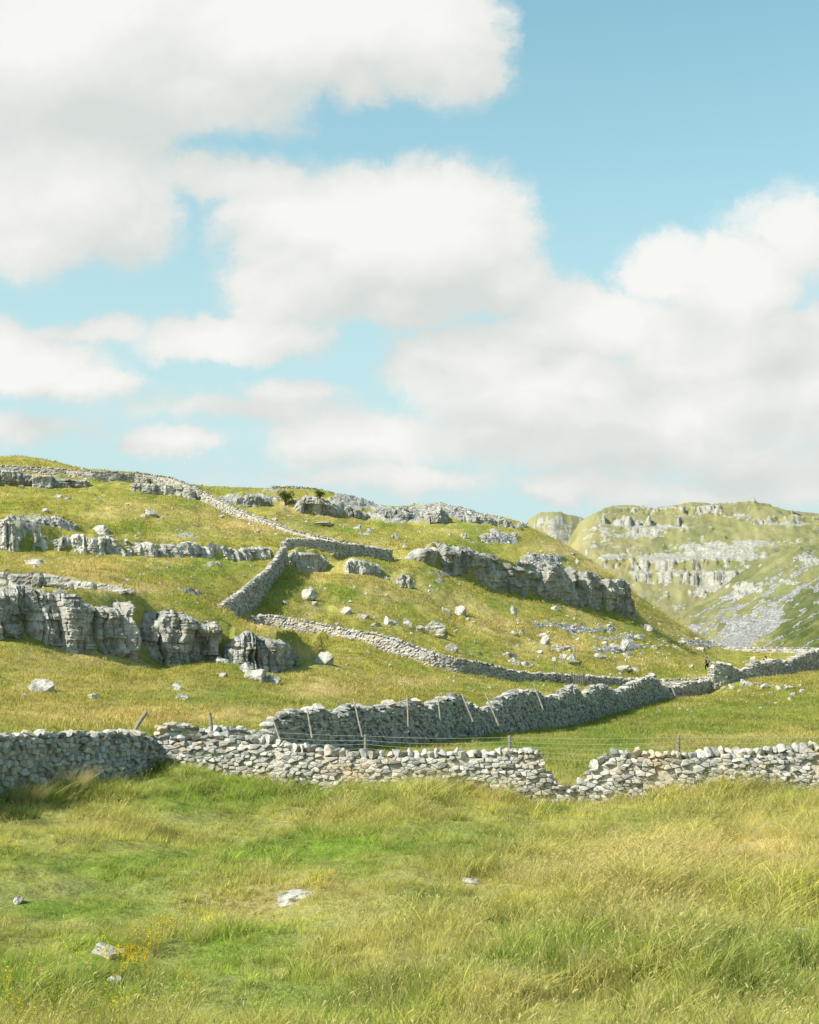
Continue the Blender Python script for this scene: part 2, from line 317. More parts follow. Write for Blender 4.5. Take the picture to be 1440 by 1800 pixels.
# ------------------------------------------------------------------ object helpers
def link(o): sc.collection.objects.link(o); return o
def tag(o, label=None, cat=None, group=None, kind=None):
    if label: o['label'] = label
    if cat: o['category'] = cat
    if group: o['group'] = group
    if kind: o['kind'] = kind
    return o
def mk(name, v, f, mat, smooth=False, attrs=None):
    me = bpy.data.meshes.new(name)
    v = np.asarray(v, np.float32)
    if isinstance(f, np.ndarray):
        k = f.shape[1]
        me.vertices.add(len(v)); me.vertices.foreach_set('co', v.ravel())
        me.loops.add(f.size); me.loops.foreach_set('vertex_index', f.ravel().astype(np.int32))
        me.polygons.add(len(f)); me.polygons.foreach_set('loop_start', np.arange(0, f.size, k, dtype=np.int32))
        me.polygons.foreach_set('loop_total', np.full(len(f), k, np.int32))
        me.update(calc_edges=True)
    else:
        me.from_pydata([tuple(map(float, p)) for p in v], [], f); me.update()
    me.polygons.foreach_set('use_smooth', np.full(len(me.polygons), smooth, bool))
    if mat: me.materials.append(mat)
    for k, a in (attrs or {}).items():
        a = np.asarray(a, np.float32)
        if a.ndim == 2:
            at = me.attributes.new(k, 'FLOAT_COLOR', 'POINT')
            at.data.foreach_set('color', np.c_[a, np.ones(len(a), np.float32)].astype(np.float32).ravel())
        else:
            at = me.attributes.new(k, 'FLOAT', 'POINT'); at.data.foreach_set('value', a)
    return me
def ob(name, me, parent=None, loc=None):
    o = bpy.data.objects.new(name, me); link(o)
    if parent: o.parent = parent
    if loc is not None: o.location = loc
    return o
def empty(name, loc=(0, 0, 0), rz=0):
    o = bpy.data.objects.new(name, None); link(o); o.location = loc; o.rotation_euler = (0, 0, rz); o.empty_display_size = .2
    return o

# ------------------------------------------------------------------ materials
def nm(name):
    m = bpy.data.materials.new(name); m.use_nodes = True
    nt = m.node_tree; nt.nodes.clear(); return m, nt
def N(nt, t, **kw):
    n = nt.nodes.new(t)
    for k, v in kw.items():
        if k.startswith('i_'):
            n.inputs[k[2:].replace('_', ' ')].default_value = v
        else: setattr(n, k, v)
    return n
def L(nt, a, b): nt.links.new(a, b)
def ramp(nt, fac, stops, interp='LINEAR'):
    r = nt.nodes.new('ShaderNodeValToRGB'); cr = r.color_ramp; cr.interpolation = interp
    while len(cr.elements) < len(stops): cr.elements.new(.5)
    for e, (p, c) in zip(cr.elements, stops):
        e.position = p; e.color = (*c, 1) if len(c) == 3 else c
    L(nt, fac, r.inputs[0]); return r.outputs[0]
def mixc(nt, f, a, b, mode='MIX'):
    m = nt.nodes.new('ShaderNodeMix'); m.data_type = 'RGBA'; m.blend_type = mode
    for s, v in ((m.inputs[0], f), (m.inputs[6], a), (m.inputs[7], b)):
        if hasattr(v, 'links'): L(nt, v, s)
        else: s.default_value = v if isinstance(v, (int, float)) else (*v, 1)
    return m.outputs[2]
def math_(nt, op, a, b=None, c=None, clamp=False):
    m = nt.nodes.new('ShaderNodeMath'); m.operation = op; m.use_clamp = clamp
    for i, v in enumerate((a, b, c)):
        if v is None: continue
        if hasattr(v, 'links'): L(nt, v, m.inputs[i])
        else: m.inputs[i].default_value = v
    return m.outputs[0]
def noise(nt, vec, scale, detail=4, rough=.55, dist=0):
    n = nt.nodes.new('ShaderNodeTexNoise'); n.inputs['Scale'].default_value = scale; n.inputs['Detail'].default_value = detail
    n.inputs['Roughness'].default_value = rough; n.inputs['Distortion'].default_value = dist
    L(nt, vec, n.inputs['Vector']); return n.outputs['Fac']
def finish(nt, col, bump=None, bs=.5, bd=.05, rough=.9, spec=.2):
    b = nt.nodes.new('ShaderNodeBsdfPrincipled'); o = nt.nodes.new('ShaderNodeOutputMaterial')
    if hasattr(col, 'links'): L(nt, col, b.inputs['Base Color'])
    else: b.inputs['Base Color'].default_value = (*col, 1)
    b.inputs['Roughness'].default_value = rough; b.inputs['Specular IOR Level'].default_value = spec
    if bump is not None:
        bn = nt.nodes.new('ShaderNodeBump'); bn.inputs['Strength'].default_value = bs; bn.inputs['Distance'].default_value = bd
        L(nt, bump, bn.inputs['Height']); L(nt, bn.outputs[0], b.inputs['Normal'])
    L(nt, b.outputs[0], o.inputs[0])

def geo(nt):
    return nt.nodes.new('ShaderNodeNewGeometry')

def ground_mat():
    m, nt = nm('turf_and_rock'); g = geo(nt); pos = g.outputs['Position']
    ga = N(nt, 'ShaderNodeAttribute', attribute_name='gcol'); ra = N(nt, 'ShaderNodeAttribute', attribute_name='rock'); sa = N(nt, 'ShaderNodeAttribute', attribute_name='scree')
    n1 = noise(nt, pos, 3.5, 6, .65); n2 = noise(nt, pos, .35, 5, .6); n3 = noise(nt, pos, 14, 3, .6)
    col = mixc(nt, .8, ga.outputs['Color'], ramp(nt, n1, [(.28, (.62, .66, .55)), (.5, (1, 1, 1)), (.75, (1.3, 1.22, 1.2))]), 'MULTIPLY')
    col = mixc(nt, .6, col, ramp(nt, n3, [(.3, (.6, .66, .5)), (.52, (1, 1, 1)), (.8, (1.3, 1.25, 1.2))]), 'MULTIPLY')
    rn = noise(nt, pos, 1.2, 8, .7)
    rc = ramp(nt, rn, [(.3, (.13, .13, .11)), (.45, (.30, .29, .255)), (.6, (.44, .42, .37)), (.75, (.56, .535, .47))])
    rc = mixc(nt, ramp(nt, n2, [(.45, (0, 0, 0)), (.7, (.6, .6, .6))]), rc, (.23, .22, .13))
    rf = math_(nt, 'ADD', ra.outputs['Fac'], math_(nt, 'MULTIPLY', math_(nt, 'SUBTRACT', noise(nt, pos, 1.1, 6, .7), .5), 1.1))
    rf = ramp(nt, rf, [(.45, (0, 0, 0)), (.58, (1, 1, 1))])
    col = mixc(nt, rf, col, rc)
    v = nt.nodes.new('ShaderNodeTexVoronoi'); v.inputs['Scale'].default_value = 2.2; L(nt, pos, v.inputs['Vector'])
    sc_ = ramp(nt, v.outputs['Color'], [(.1, (.14, .145, .14)), (.5, (.245, .245, .235)), (.9, (.38, .37, .35))])
    col = mixc(nt, ramp(nt, math_(nt, 'ADD', sa.outputs['Fac'], math_(nt, 'MULTIPLY', math_(nt, 'SUBTRACT', n1, .5), 1.2)), [(.42, (0, 0, 0)), (.56, (1, 1, 1))]), col, sc_)
    h = math_(nt, 'ADD', noise(nt, pos, 1.3, 8, .7), math_(nt, 'MULTIPLY', math_(nt, 'SUBTRACT', 1, v.outputs['Distance']), math_(nt, 'MULTIPLY', sa.outputs['Fac'], .6)))
    finish(nt, col, h, 1, .38, 1, .05)
    return m

def rock_mat(name, base=1.0, scale=1.0, moss=.5, warm=0):
    m, nt = nm(name); g = geo(nt); pos = g.outputs['Position']
    mp = N(nt, 'ShaderNodeMapping'); mp.inputs['Scale'].default_value = (scale, scale, scale * .55); L(nt, pos, mp.inputs[0])
    n1 = noise(nt, mp.outputs[0], 1.1, 9, .68, .3)
    c = ramp(nt, n1, [(.30, (.14 * base, .14 * base, .13 * base)), (.42, (.30 * base, .295 * base, .27 * base)), (.54, (.45 * base, .44 * base, .405 * base)), (.68, (.62 * base, .60 * base, .55 * base))])
    n2 = noise(nt, pos, 5.5 * scale, 5, .6)
    c = mixc(nt, .7, c, ramp(nt, n2, [(.3, (.65, .66, .66)), (.5, (1, 1, 1)), (.72, (1.25, 1.24, 1.2))]), 'MULTIPLY')
    mq = N(nt, 'ShaderNodeMapping'); mq.inputs['Scale'].default_value = (scale * 2.2, scale * 2.2, scale * .35); L(nt, pos, mq.inputs[0])
    st_ = noise(nt, mq.outputs[0], 1.3, 5, .6)
    c = mixc(nt, ramp(nt, st_, [(.52, (0, 0, 0)), (.68, (.45, .45, .45))]), c, (.12, .12, .10))
    oi = nt.nodes.new('ShaderNodeObjectInfo')
    c = mixc(nt, .55, c, ramp(nt, oi.outputs['Random'], [(0, (.78, .78, .78)), (.5, (1, .98, .95)), (1, (1.15, 1.12, 1.05))]), 'MULTIPLY')
    sep = nt.nodes.new('ShaderNodeSeparateXYZ'); L(nt, g.outputs['Normal'], sep.inputs[0])
    mo = math_(nt, 'ADD', math_(nt, 'MULTIPLY', math_(nt, 'SUBTRACT', noise(nt, pos, 1.6 * scale, 4, .6), .5), 2.4), math_(nt, 'MULTIPLY', sep.outputs[2], moss))
    c = mixc(nt, ramp(nt, mo, [(.55, (0, 0, 0)), (.72, (.85, .85, .85))]), c, (.15, .165, .04))
    fr = noise(nt, pos, 7 * scale, 7, .7)
    finish(nt, c, fr, .9, .09 / scale, .95, .1)
    return m

def wall_mat(name, base=1.0, warm=.25):
    m, nt = nm(name); g = geo(nt); pos = g.outputs['Position']
    a = N(nt, 'ShaderNodeAttribute', attribute_name='rnd')
    oi = nt.nodes.new('ShaderNodeObjectInfo')
    rr = math_(nt, 'FRACT', math_(nt, 'ADD', a.outputs['Fac'], math_(nt, 'MULTIPLY', oi.outputs['Random'], 1)))
    b = base
    c = ramp(nt, rr, [(0, (.24 * b, .235 * b, .22 * b)), (.2, (.37 * b, .36 * b, .33 * b)), (.5, (.46 * b, .45 * b, .42 * b)), (.75, (.54 * b, .53 * b, .49 * b)), (.9, (.46 * b, .40 * b, .31 * b)), (1, (.62 * b, .61 * b, .57 * b))])
    n1 = noise(nt, pos, 11, 6, .65)
    c = mixc(nt, .8, c, ramp(nt, n1, [(.3, (.55, .55, .53)), (.5, (1, 1, 1)), (.68, (1.28, 1.27, 1.24))]), 'MULTIPLY')
    n2 = noise(nt, pos, .55, 4, .6)
    c = mixc(nt, ramp(nt, n2, [(.52, (0, 0, 0)), (.68, (warm, warm, warm))]), c, (.48, .36, .20))
    n3 = noise(nt, pos, 4, 4, .6)
    c = mixc(nt, ramp(nt, n3, [(.62, (0, 0, 0)), (.72, (.7, .7, .7))]), c, (.16, .15, .11))
    finish(nt, c, noise(nt, pos, 22, 6, .7), .8, .02, .95, .1)
    return m

def simple_mat(name, col, sc_=12, var=.35, rough=.85, bd=.01):
    m, nt = nm(name); tc = nt.nodes.new('ShaderNodeTexCoord')
    n1 = noise(nt, tc.outputs['Object'], sc_, 5, .6)
    c = mixc(nt, 1, col, ramp(nt, n1, [(.3, (1 - var,) * 3), (.7, (1 + var,) * 3)]), 'MULTIPLY')
    finish(nt, c, n1, .4, bd, rough, .2)
    return m

def grass_mat(name, kind='INSTANCER', tipc=(.52, .45, .2), tipf=.35, trans=.35, tint=None):
    m, nt = nm(name)
    b = N(nt, 'ShaderNodeAttribute', attribute_name='bl')      # r random, g height, b straw
    sp = nt.nodes.new('ShaderNodeSeparateColor'); L(nt, b.outputs['Color'], sp.inputs[0])
    if tint is None:
        t = N(nt, 'ShaderNodeAttribute', attribute_name='tint'); t.attribute_type = 'INSTANCER'; tc = t.outputs['Color']
    else: tc = tint
    c = mixc(nt, 1, tc, ramp(nt, sp.outputs[0], [(0, (.42, .55, .38)), (.5, (.95, .97, .95)), (1, (1.75, 1.5, 1.4))]), 'MULTIPLY')
    f = math_(nt, 'MULTIPLY', sp.outputs[1], tipf)
    f = math_(nt, 'MAXIMUM', f, sp.outputs[2])
    c = mixc(nt, f, c, tipc)
    d = nt.nodes.new('ShaderNodeBsdfDiffuse'); L(nt, c, d.inputs[0])
    tr = nt.nodes.new('ShaderNodeBsdfTranslucent'); L(nt, mixc(nt, 1, c, (1.1, 1.15, .6), 'MULTIPLY'), tr.inputs[0])
    mx = nt.nodes.new('ShaderNodeMixShader'); mx.inputs[0].default_value = trans
    L(nt, d.outputs[0], mx.inputs[1]); L(nt, tr.outputs[0], mx.inputs[2])
    o = nt.nodes.new('ShaderNodeOutputMaterial'); L(nt, mx.outputs[0], o.inputs[0])
    return m

M_ground = ground_mat()
M_wallf = wall_mat('drystone_distant', .80, .25)
M_cliff = rock_mat('limestone_cliff', .93, .8, .30)
M_cliff_pale = rock_mat('limestone_cliff_sunlit', .98, .6, .30)  # brighter cliff copy for the sun-facing bands, sunlight put into the colour
M_cliff_far = rock_mat('limestone_cliff_distant', .86, .35, .25)
M_boulder = rock_mat('limestone_boulder', 1.02, 1.6, .3)
M_wall = wall_mat('drystone_limestone', .92, .6)
M_wall2 = wall_mat('drystone_shaded', .80, .12)  # darker copy of the wall stone, shade put into its colour
M_wood = simple_mat('weathered_wood', (.23, .215, .175), 9, .4)
M_woodd = simple_mat('dark_oak_wood', (.15, .13, .10), 9, .4)
M_wire = simple_mat('galvanised_wire', (.40, .42, .34), 5, .1, .5)
M_grass = grass_mat('grass_blades', trans=.40)

# ------------------------------------------------------------------ camera, world, sun
cam = bpy.data.cameras.new('camera'); co = ob('camera', cam)
cam.sensor_fit = 'VERTICAL'; cam.sensor_height = 36; cam.sensor_width = 28.8; cam.lens = 50; cam.clip_end = 6000; cam.clip_start = .1
co.location = (0, 0, CZ); co.rotation_euler = (R(90) + PIT, 0, 0)
sc.camera = co

SUN = Vector((-.86, -.40, .80)).normalized()
sl = bpy.data.lights.new('sun', 'SUN'); sl.energy = 4.3; sl.angle = R(.6); sl.color = (1, .945, .84)
so = ob('sun', sl); so.rotation_euler = (-SUN).to_track_quat('-Z', 'Y').to_euler(); so.location = (-60, -30, 90)

w = bpy.data.worlds.new('World'); sc.world = w; w.use_nodes = True
w.cycles.sampling_method = 'MANUAL'; w.cycles.sample_map_resolution = 512
nt = w.node_tree; nt.nodes.clear()
sky = nt.nodes.new('ShaderNodeTexSky'); sky.sky_type = 'NISHITA'; sky.sun_disc = False
sky.sun_elevation = math.asin(SUN.z); sky.sun_rotation = math.atan2(SUN.x, SUN.y)
sky.air_density = 1.0; sky.dust_density = 1.2; sky.ozone_density = 1.5

def cloud_group(blobs, d1=6, d2=8):
    gt = bpy.data.node_groups.new('cloud_density', 'ShaderNodeTree')
    gt.interface.new_socket('P', in_out='INPUT', socket_type='NodeSocketVector')
    gt.interface.new_socket('D', in_out='OUTPUT', socket_type='NodeSocketFloat')
    gi = gt.nodes.new('NodeGroupInput'); go = gt.nodes.new('NodeGroupOutput')
    p = gi.outputs[0]
    # warp
    na = gt.nodes.new('ShaderNodeTexNoise'); na.inputs['Scale'].default_value = 9; na.inputs['Detail'].default_value = d1; na.inputs['Roughness'].default_value = .66
    gt.links.new(p, na.inputs['Vector'])
    s1 = gt.nodes.new('ShaderNodeVectorMath'); s1.operation = 'SUBTRACT'; s1.inputs[1].default_value = (.5, .5, .5); gt.links.new(na.outputs['Color'], s1.inputs[0])
    s2 = gt.nodes.new('ShaderNodeVectorMath'); s2.operation = 'MULTIPLY'; s2.inputs[1].default_value = (.085, .055, 0); gt.links.new(s1.outputs[0], s2.inputs[0])
    ad = gt.nodes.new('ShaderNodeVectorMath'); ad.operation = 'ADD'; gt.links.new(p, ad.inputs[0]); gt.links.new(s2.outputs[0], ad.inputs[1])
    wp = ad.outputs[0]
    acc = None
    for cx, cy, rx, ry, st, *of_ in blobs:
        q = P(cx, cy, 1); U, V = q[0], q[2] - CZ
        m1 = gt.nodes.new('ShaderNodeVectorMath'); m1.operation = 'SUBTRACT'; m1.inputs[1].default_value = (U, V, 0); gt.links.new(wp, m1.inputs[0])
        m2 = gt.nodes.new('ShaderNodeVectorMath'); m2.operation = 'MULTIPLY'; m2.inputs[1].default_value = (F / rx, F / ry, 0); gt.links.new(m1.outputs[0], m2.inputs[0])
        ln = gt.nodes.new('ShaderNodeVectorMath'); ln.operation = 'LENGTH'; gt.links.new(m2.outputs[0], ln.inputs[0])
        mm = gt.nodes.new('ShaderNodeMath'); mm.operation = 'MULTIPLY_ADD'; mm.inputs[1].default_value = -st; mm.inputs[2].default_value = st - (of_[0] if of_ else 0); gt.links.new(ln.outputs['Value'], mm.inputs[0])
        if acc is None: acc = mm.outputs[0]
        else:
            mx = gt.nodes.new('ShaderNodeMath'); mx.operation = 'SMOOTH_MAX'; mx.inputs[2].default_value = .22
            gt.links.new(acc, mx.inputs[0]); gt.links.new(mm.outputs[0], mx.inputs[1]); acc = mx.outputs[0]
    nb = gt.nodes.new('ShaderNodeTexNoise'); nb.inputs['Scale'].default_value = 15; nb.inputs['Detail'].default_value = d2; nb.inputs['Roughness'].default_value = .66
    gt.links.new(wp, nb.inputs['Vector'])
    ma = gt.nodes.new('ShaderNodeMath'); ma.operation = 'MULTIPLY_ADD'; ma.inputs[1].default_value = 1.15; gt.links.new(nb.outputs['Fac'], ma.inputs[0]); gt.links.new(acc, ma.inputs[2])
    sb = gt.nodes.new('ShaderNodeMath'); sb.operation = 'SUBTRACT'; sb.inputs[1].default_value = .575; gt.links.new(ma.outputs[0], sb.inputs[0])
    gt.links.new(sb.outputs[0], go.inputs[0])
    return gt

BL = [(120,70,360,210,1.5),(480,50,320,120,1.3),(760,60,130,130,.9),(820,140,60,50,.6),(640,150,55,45,.55),(330,150,210,90,.8),(130,300,190,170,1.),(240,400,90,70,.7),(60,420,140,60,.7),
      (690,415,235,150,1.5),(770,400,170,120,1.4),(560,390,170,105,1.4),(560,500,150,80,1.),(870,500,100,55,.8),(440,310,110,45,.7),(350,290,70,30,.5),(700,540,110,40,.8),
      (370,590,150,48,.8),(480,600,90,30,.55),(170,578,90,18,.4),
      (80,650,125,62,1.1),(160,680,90,36,.8),(20,620,70,60,.9),
      (1290,510,110,95,1.1),(1170,470,70,60,.7),(1240,600,200,70,.8),(1060,560,170,70,.9),(1390,610,120,80,.9),(830,640,150,75,1.),(1000,690,250,85,1.05),(1250,720,270,85,1.05),(1180,640,150,40,.7),(1430,700,120,100,1.),(950,580,140,35,.6),
      (640,775,190,55,.55),(850,760,130,40,.6),(1100,790,260,50,.5),(1350,820,160,40,.45),(290,782,75,26,.75),(985,860,75,30,.75),(500,690,80,22,.45),(1400,420,90,80,.5),(420,720,150,20,.3),(700,850,200,24,.38),(1250,870,240,24,.4),(60,760,90,15,.2),(750,790,620,90,.4,.42),(260,710,230,70,.4,.44),(1100,830,400,70,.4,.38)]
gr = cloud_group(BL)
tc = nt.nodes.new('ShaderNodeTexCoord'); sp = nt.nodes.new('ShaderNodeSeparateXYZ'); L(nt, tc.outputs['Generated'], sp.inputs[0])
ay = math_(nt, 'MAXIMUM', math_(nt, 'ABSOLUTE', sp.outputs[1]), .12)
cb = nt.nodes.new('ShaderNodeCombineXYZ'); L(nt, math_(nt, 'DIVIDE', sp.outputs[0], ay), cb.inputs[0]); L(nt, math_(nt, 'DIVIDE', sp.outputs[2], ay), cb.inputs[1])
g1 = nt.nodes.new('ShaderNodeGroup'); g1.node_tree = gr; L(nt, cb.outputs[0], g1.inputs[0])
of = nt.nodes.new('ShaderNodeVectorMath'); of.operation = 'ADD'; of.inputs[1].default_value = (-.03, .05, 0); L(nt, cb.outputs[0], of.inputs[0])
g2 = nt.nodes.new('ShaderNodeGroup'); g2.node_tree = cloud_group(BL, 2, 4); L(nt, of.outputs[0], g2.inputs[0])
alpha = ramp(nt, math_(nt, 'ADD', g1.outputs[0], .30), [(.0, (0, 0, 0)), (.08, (.10, .10, .10)), (.20, (.36, .36, .36)), (.30, (.70, .70, .70)), (.40, (.93, .93, .93)), (.52, (1, 1, 1))])
lit = math_(nt, 'MULTIPLY_ADD', math_(nt, 'SUBTRACT', g1.outputs[0], g2.outputs[0]), .62, .47, clamp=True)
ccol = ramp(nt, lit, [(.0, (.70, .745, .72)), (.3, (.77, .80, .775)), (.55, (.84, .855, .82)), (.85, (.92, .915, .88)), (1, (.95, .945, .91))])
# clear sky: Nishita, graded slightly towards teal
hs = nt.nodes.new('ShaderNodeHueSaturation'); hs.inputs['Hue'].default_value = .474; hs.inputs['Saturation'].default_value = 1.02; hs.inputs['Value'].default_value = 1; L(nt, sky.outputs[0], hs.inputs['Color'])
skc = mixc(nt, 1, hs.outputs[0], (.82, .94, .84), 'MULTIPLY')
hz_ = ramp(nt, sp.outputs[2], [(.0, (.95, .95, .95)), (.12, (.88, .88, .88)), (.22, (.6, .6, .6)), (.34, (.25, .25, .25)), (.5, (0, 0, 0))])
skc = mixc(nt, hz_, skc, (2.5, 3.25, 3.3))
b1 = nt.nodes.new('ShaderNodeBackground'); b1.inputs[1].default_value = .135; L(nt, skc, b1.inputs[0])
b2 = nt.nodes.new('ShaderNodeBackground'); b2.inputs[1].default_value = .56; L(nt, ccol, b2.inputs[0])
ms = nt.nodes.new('ShaderNodeMixShader'); L(nt, alpha, ms.inputs[0]); L(nt, b1.outputs[0], ms.inputs[1]); L(nt, b2.outputs[0], ms.inputs[2])
wo = nt.nodes.new('ShaderNodeOutputWorld'); L(nt, ms.outputs[0], wo.inputs[0])

sc.view_settings.view_transform = 'Standard'; sc.view_settings.look = 'None'; sc.view_settings.exposure = .82; sc.view_settings.gamma = 1
sc.cycles.max_bounces = 5; sc.cycles.diffuse_bounces = 2; sc.cycles.transmission_bounces = 3; sc.cycles.glossy_bounces = 2
sc.cycles.use_denoising = True; sc.cycles.sample_clamp_indirect = 6

# ------------------------------------------------------------------ ground sheet
def axis():
    us = list(np.arange(-.33, .33001, .00085))
    step = .001; u = .33
    while u < 1.15:
        step *= 1.06; u += step; us = [-u] + us + [u]
    return np.array(us)
us = axis()
ls = [2.0]
while ls[-1] < 33: ls.append(ls[-1] * 1.03)
while ls[-1] < 760: ls.append(ls[-1] * 1.0042)
while ls[-1] < 1500: ls.append(ls[-1] * 1.05)
ls = np.array(ls)
U, Lr = np.meshgrid(us, ls)
X = (U * Lr).ravel(); Y = (Lr - 20).ravel()
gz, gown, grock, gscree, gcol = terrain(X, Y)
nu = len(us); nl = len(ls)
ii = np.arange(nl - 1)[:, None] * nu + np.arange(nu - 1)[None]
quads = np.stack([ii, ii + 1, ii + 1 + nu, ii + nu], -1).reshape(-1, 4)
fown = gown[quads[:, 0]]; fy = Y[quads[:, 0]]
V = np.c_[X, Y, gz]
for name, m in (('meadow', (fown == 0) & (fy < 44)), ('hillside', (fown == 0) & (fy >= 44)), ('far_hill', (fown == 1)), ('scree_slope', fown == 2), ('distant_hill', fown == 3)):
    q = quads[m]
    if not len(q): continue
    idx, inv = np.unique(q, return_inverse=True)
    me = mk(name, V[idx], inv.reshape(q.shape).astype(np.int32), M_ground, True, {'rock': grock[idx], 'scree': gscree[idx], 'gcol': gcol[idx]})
    tag(ob(name, me), kind='structure')

# ------------------------------------------------------------------ stones
def ico(sub):
    bm = bmesh.new(); bmesh.ops.create_icosphere(bm, subdivisions=sub, radius=1)
    v = np.array([p.co[:] for p in bm.verts]); f = np.array([[q.index for q in p.verts] for p in bm.faces]); bm.free()
    return v, f
I2, I3, I4 = ico(2), ico(3), ico(4)

def chunk(base, ncut, seed, rough=.05, lo=.45, hi=.85, beds=0.):
    r = np.random.RandomState(seed); v = base[0] * 1.0
    for _ in range(ncut):
        n = r.normal(size=3); n /= np.linalg.norm(n); d = r.uniform(lo, hi)
        k = v @ n - d; v = v - np.maximum(k, 0)[:, None] * n
    v = v + base[0] * (rough * fbm(v[:, 0] * 2.5 + seed, v[:, 1] * 2.5, v[:, 2] * 2.5, seed, 3))[:, None]
    if beds:
        g = fbm(v[:, 0] * .6 + seed, v[:, 1] * .6, v[:, 2] * 5, seed + 2, 2)
        v[:, :2] *= (1 + beds * g)[:, None]
    v /= np.abs(v).max(0)
    return v
SMALL = [chunk(I2, 11, 100 + i, .10, .38, .8) for i in range(18)]

class MBs:
    """collects triangles + quads as triangles with a per-vertex 'rnd'"""
    def __init__(s): s.v = []; s.f = []; s.r = []; s.n = 0
    def add(s, v, f, rnd):
        s.v.append(np.asarray(v, float)); s.f.append(np.asarray(f) + s.n); s.r.append(np.full(len(v), rnd)); s.n += len(v)
    def mesh(s, name, mat, smooth=False):
        return mk(name, np.concatenate(s.v), np.concatenate(s.f).astype(np.int32), mat, smooth, {'rnd': np.concatenate(s.r)})

def rotz(a):
    c, s_ = math.cos(a), math.sin(a); return np.array(((c, -s_, 0), (s_, c, 0), (0, 0, 1)))
def roteul(x, y, z):
    return np.array(Matrix.Rotation(z, 3, 'Z') @ Matrix.Rotation(y, 3, 'Y') @ Matrix.Rotation(x, 3, 'X'))

def polyline(specs, n_back=0):
    """specs (px, py_top, D) -> arc-length param of world path, top z"""
    W = np.array([P(*p) for p in specs])
    seg = np.hypot(np.diff(W[:, 0]), np.diff(W[:, 1])); S = np.r_[0, np.cumsum(seg)]
    return W, S

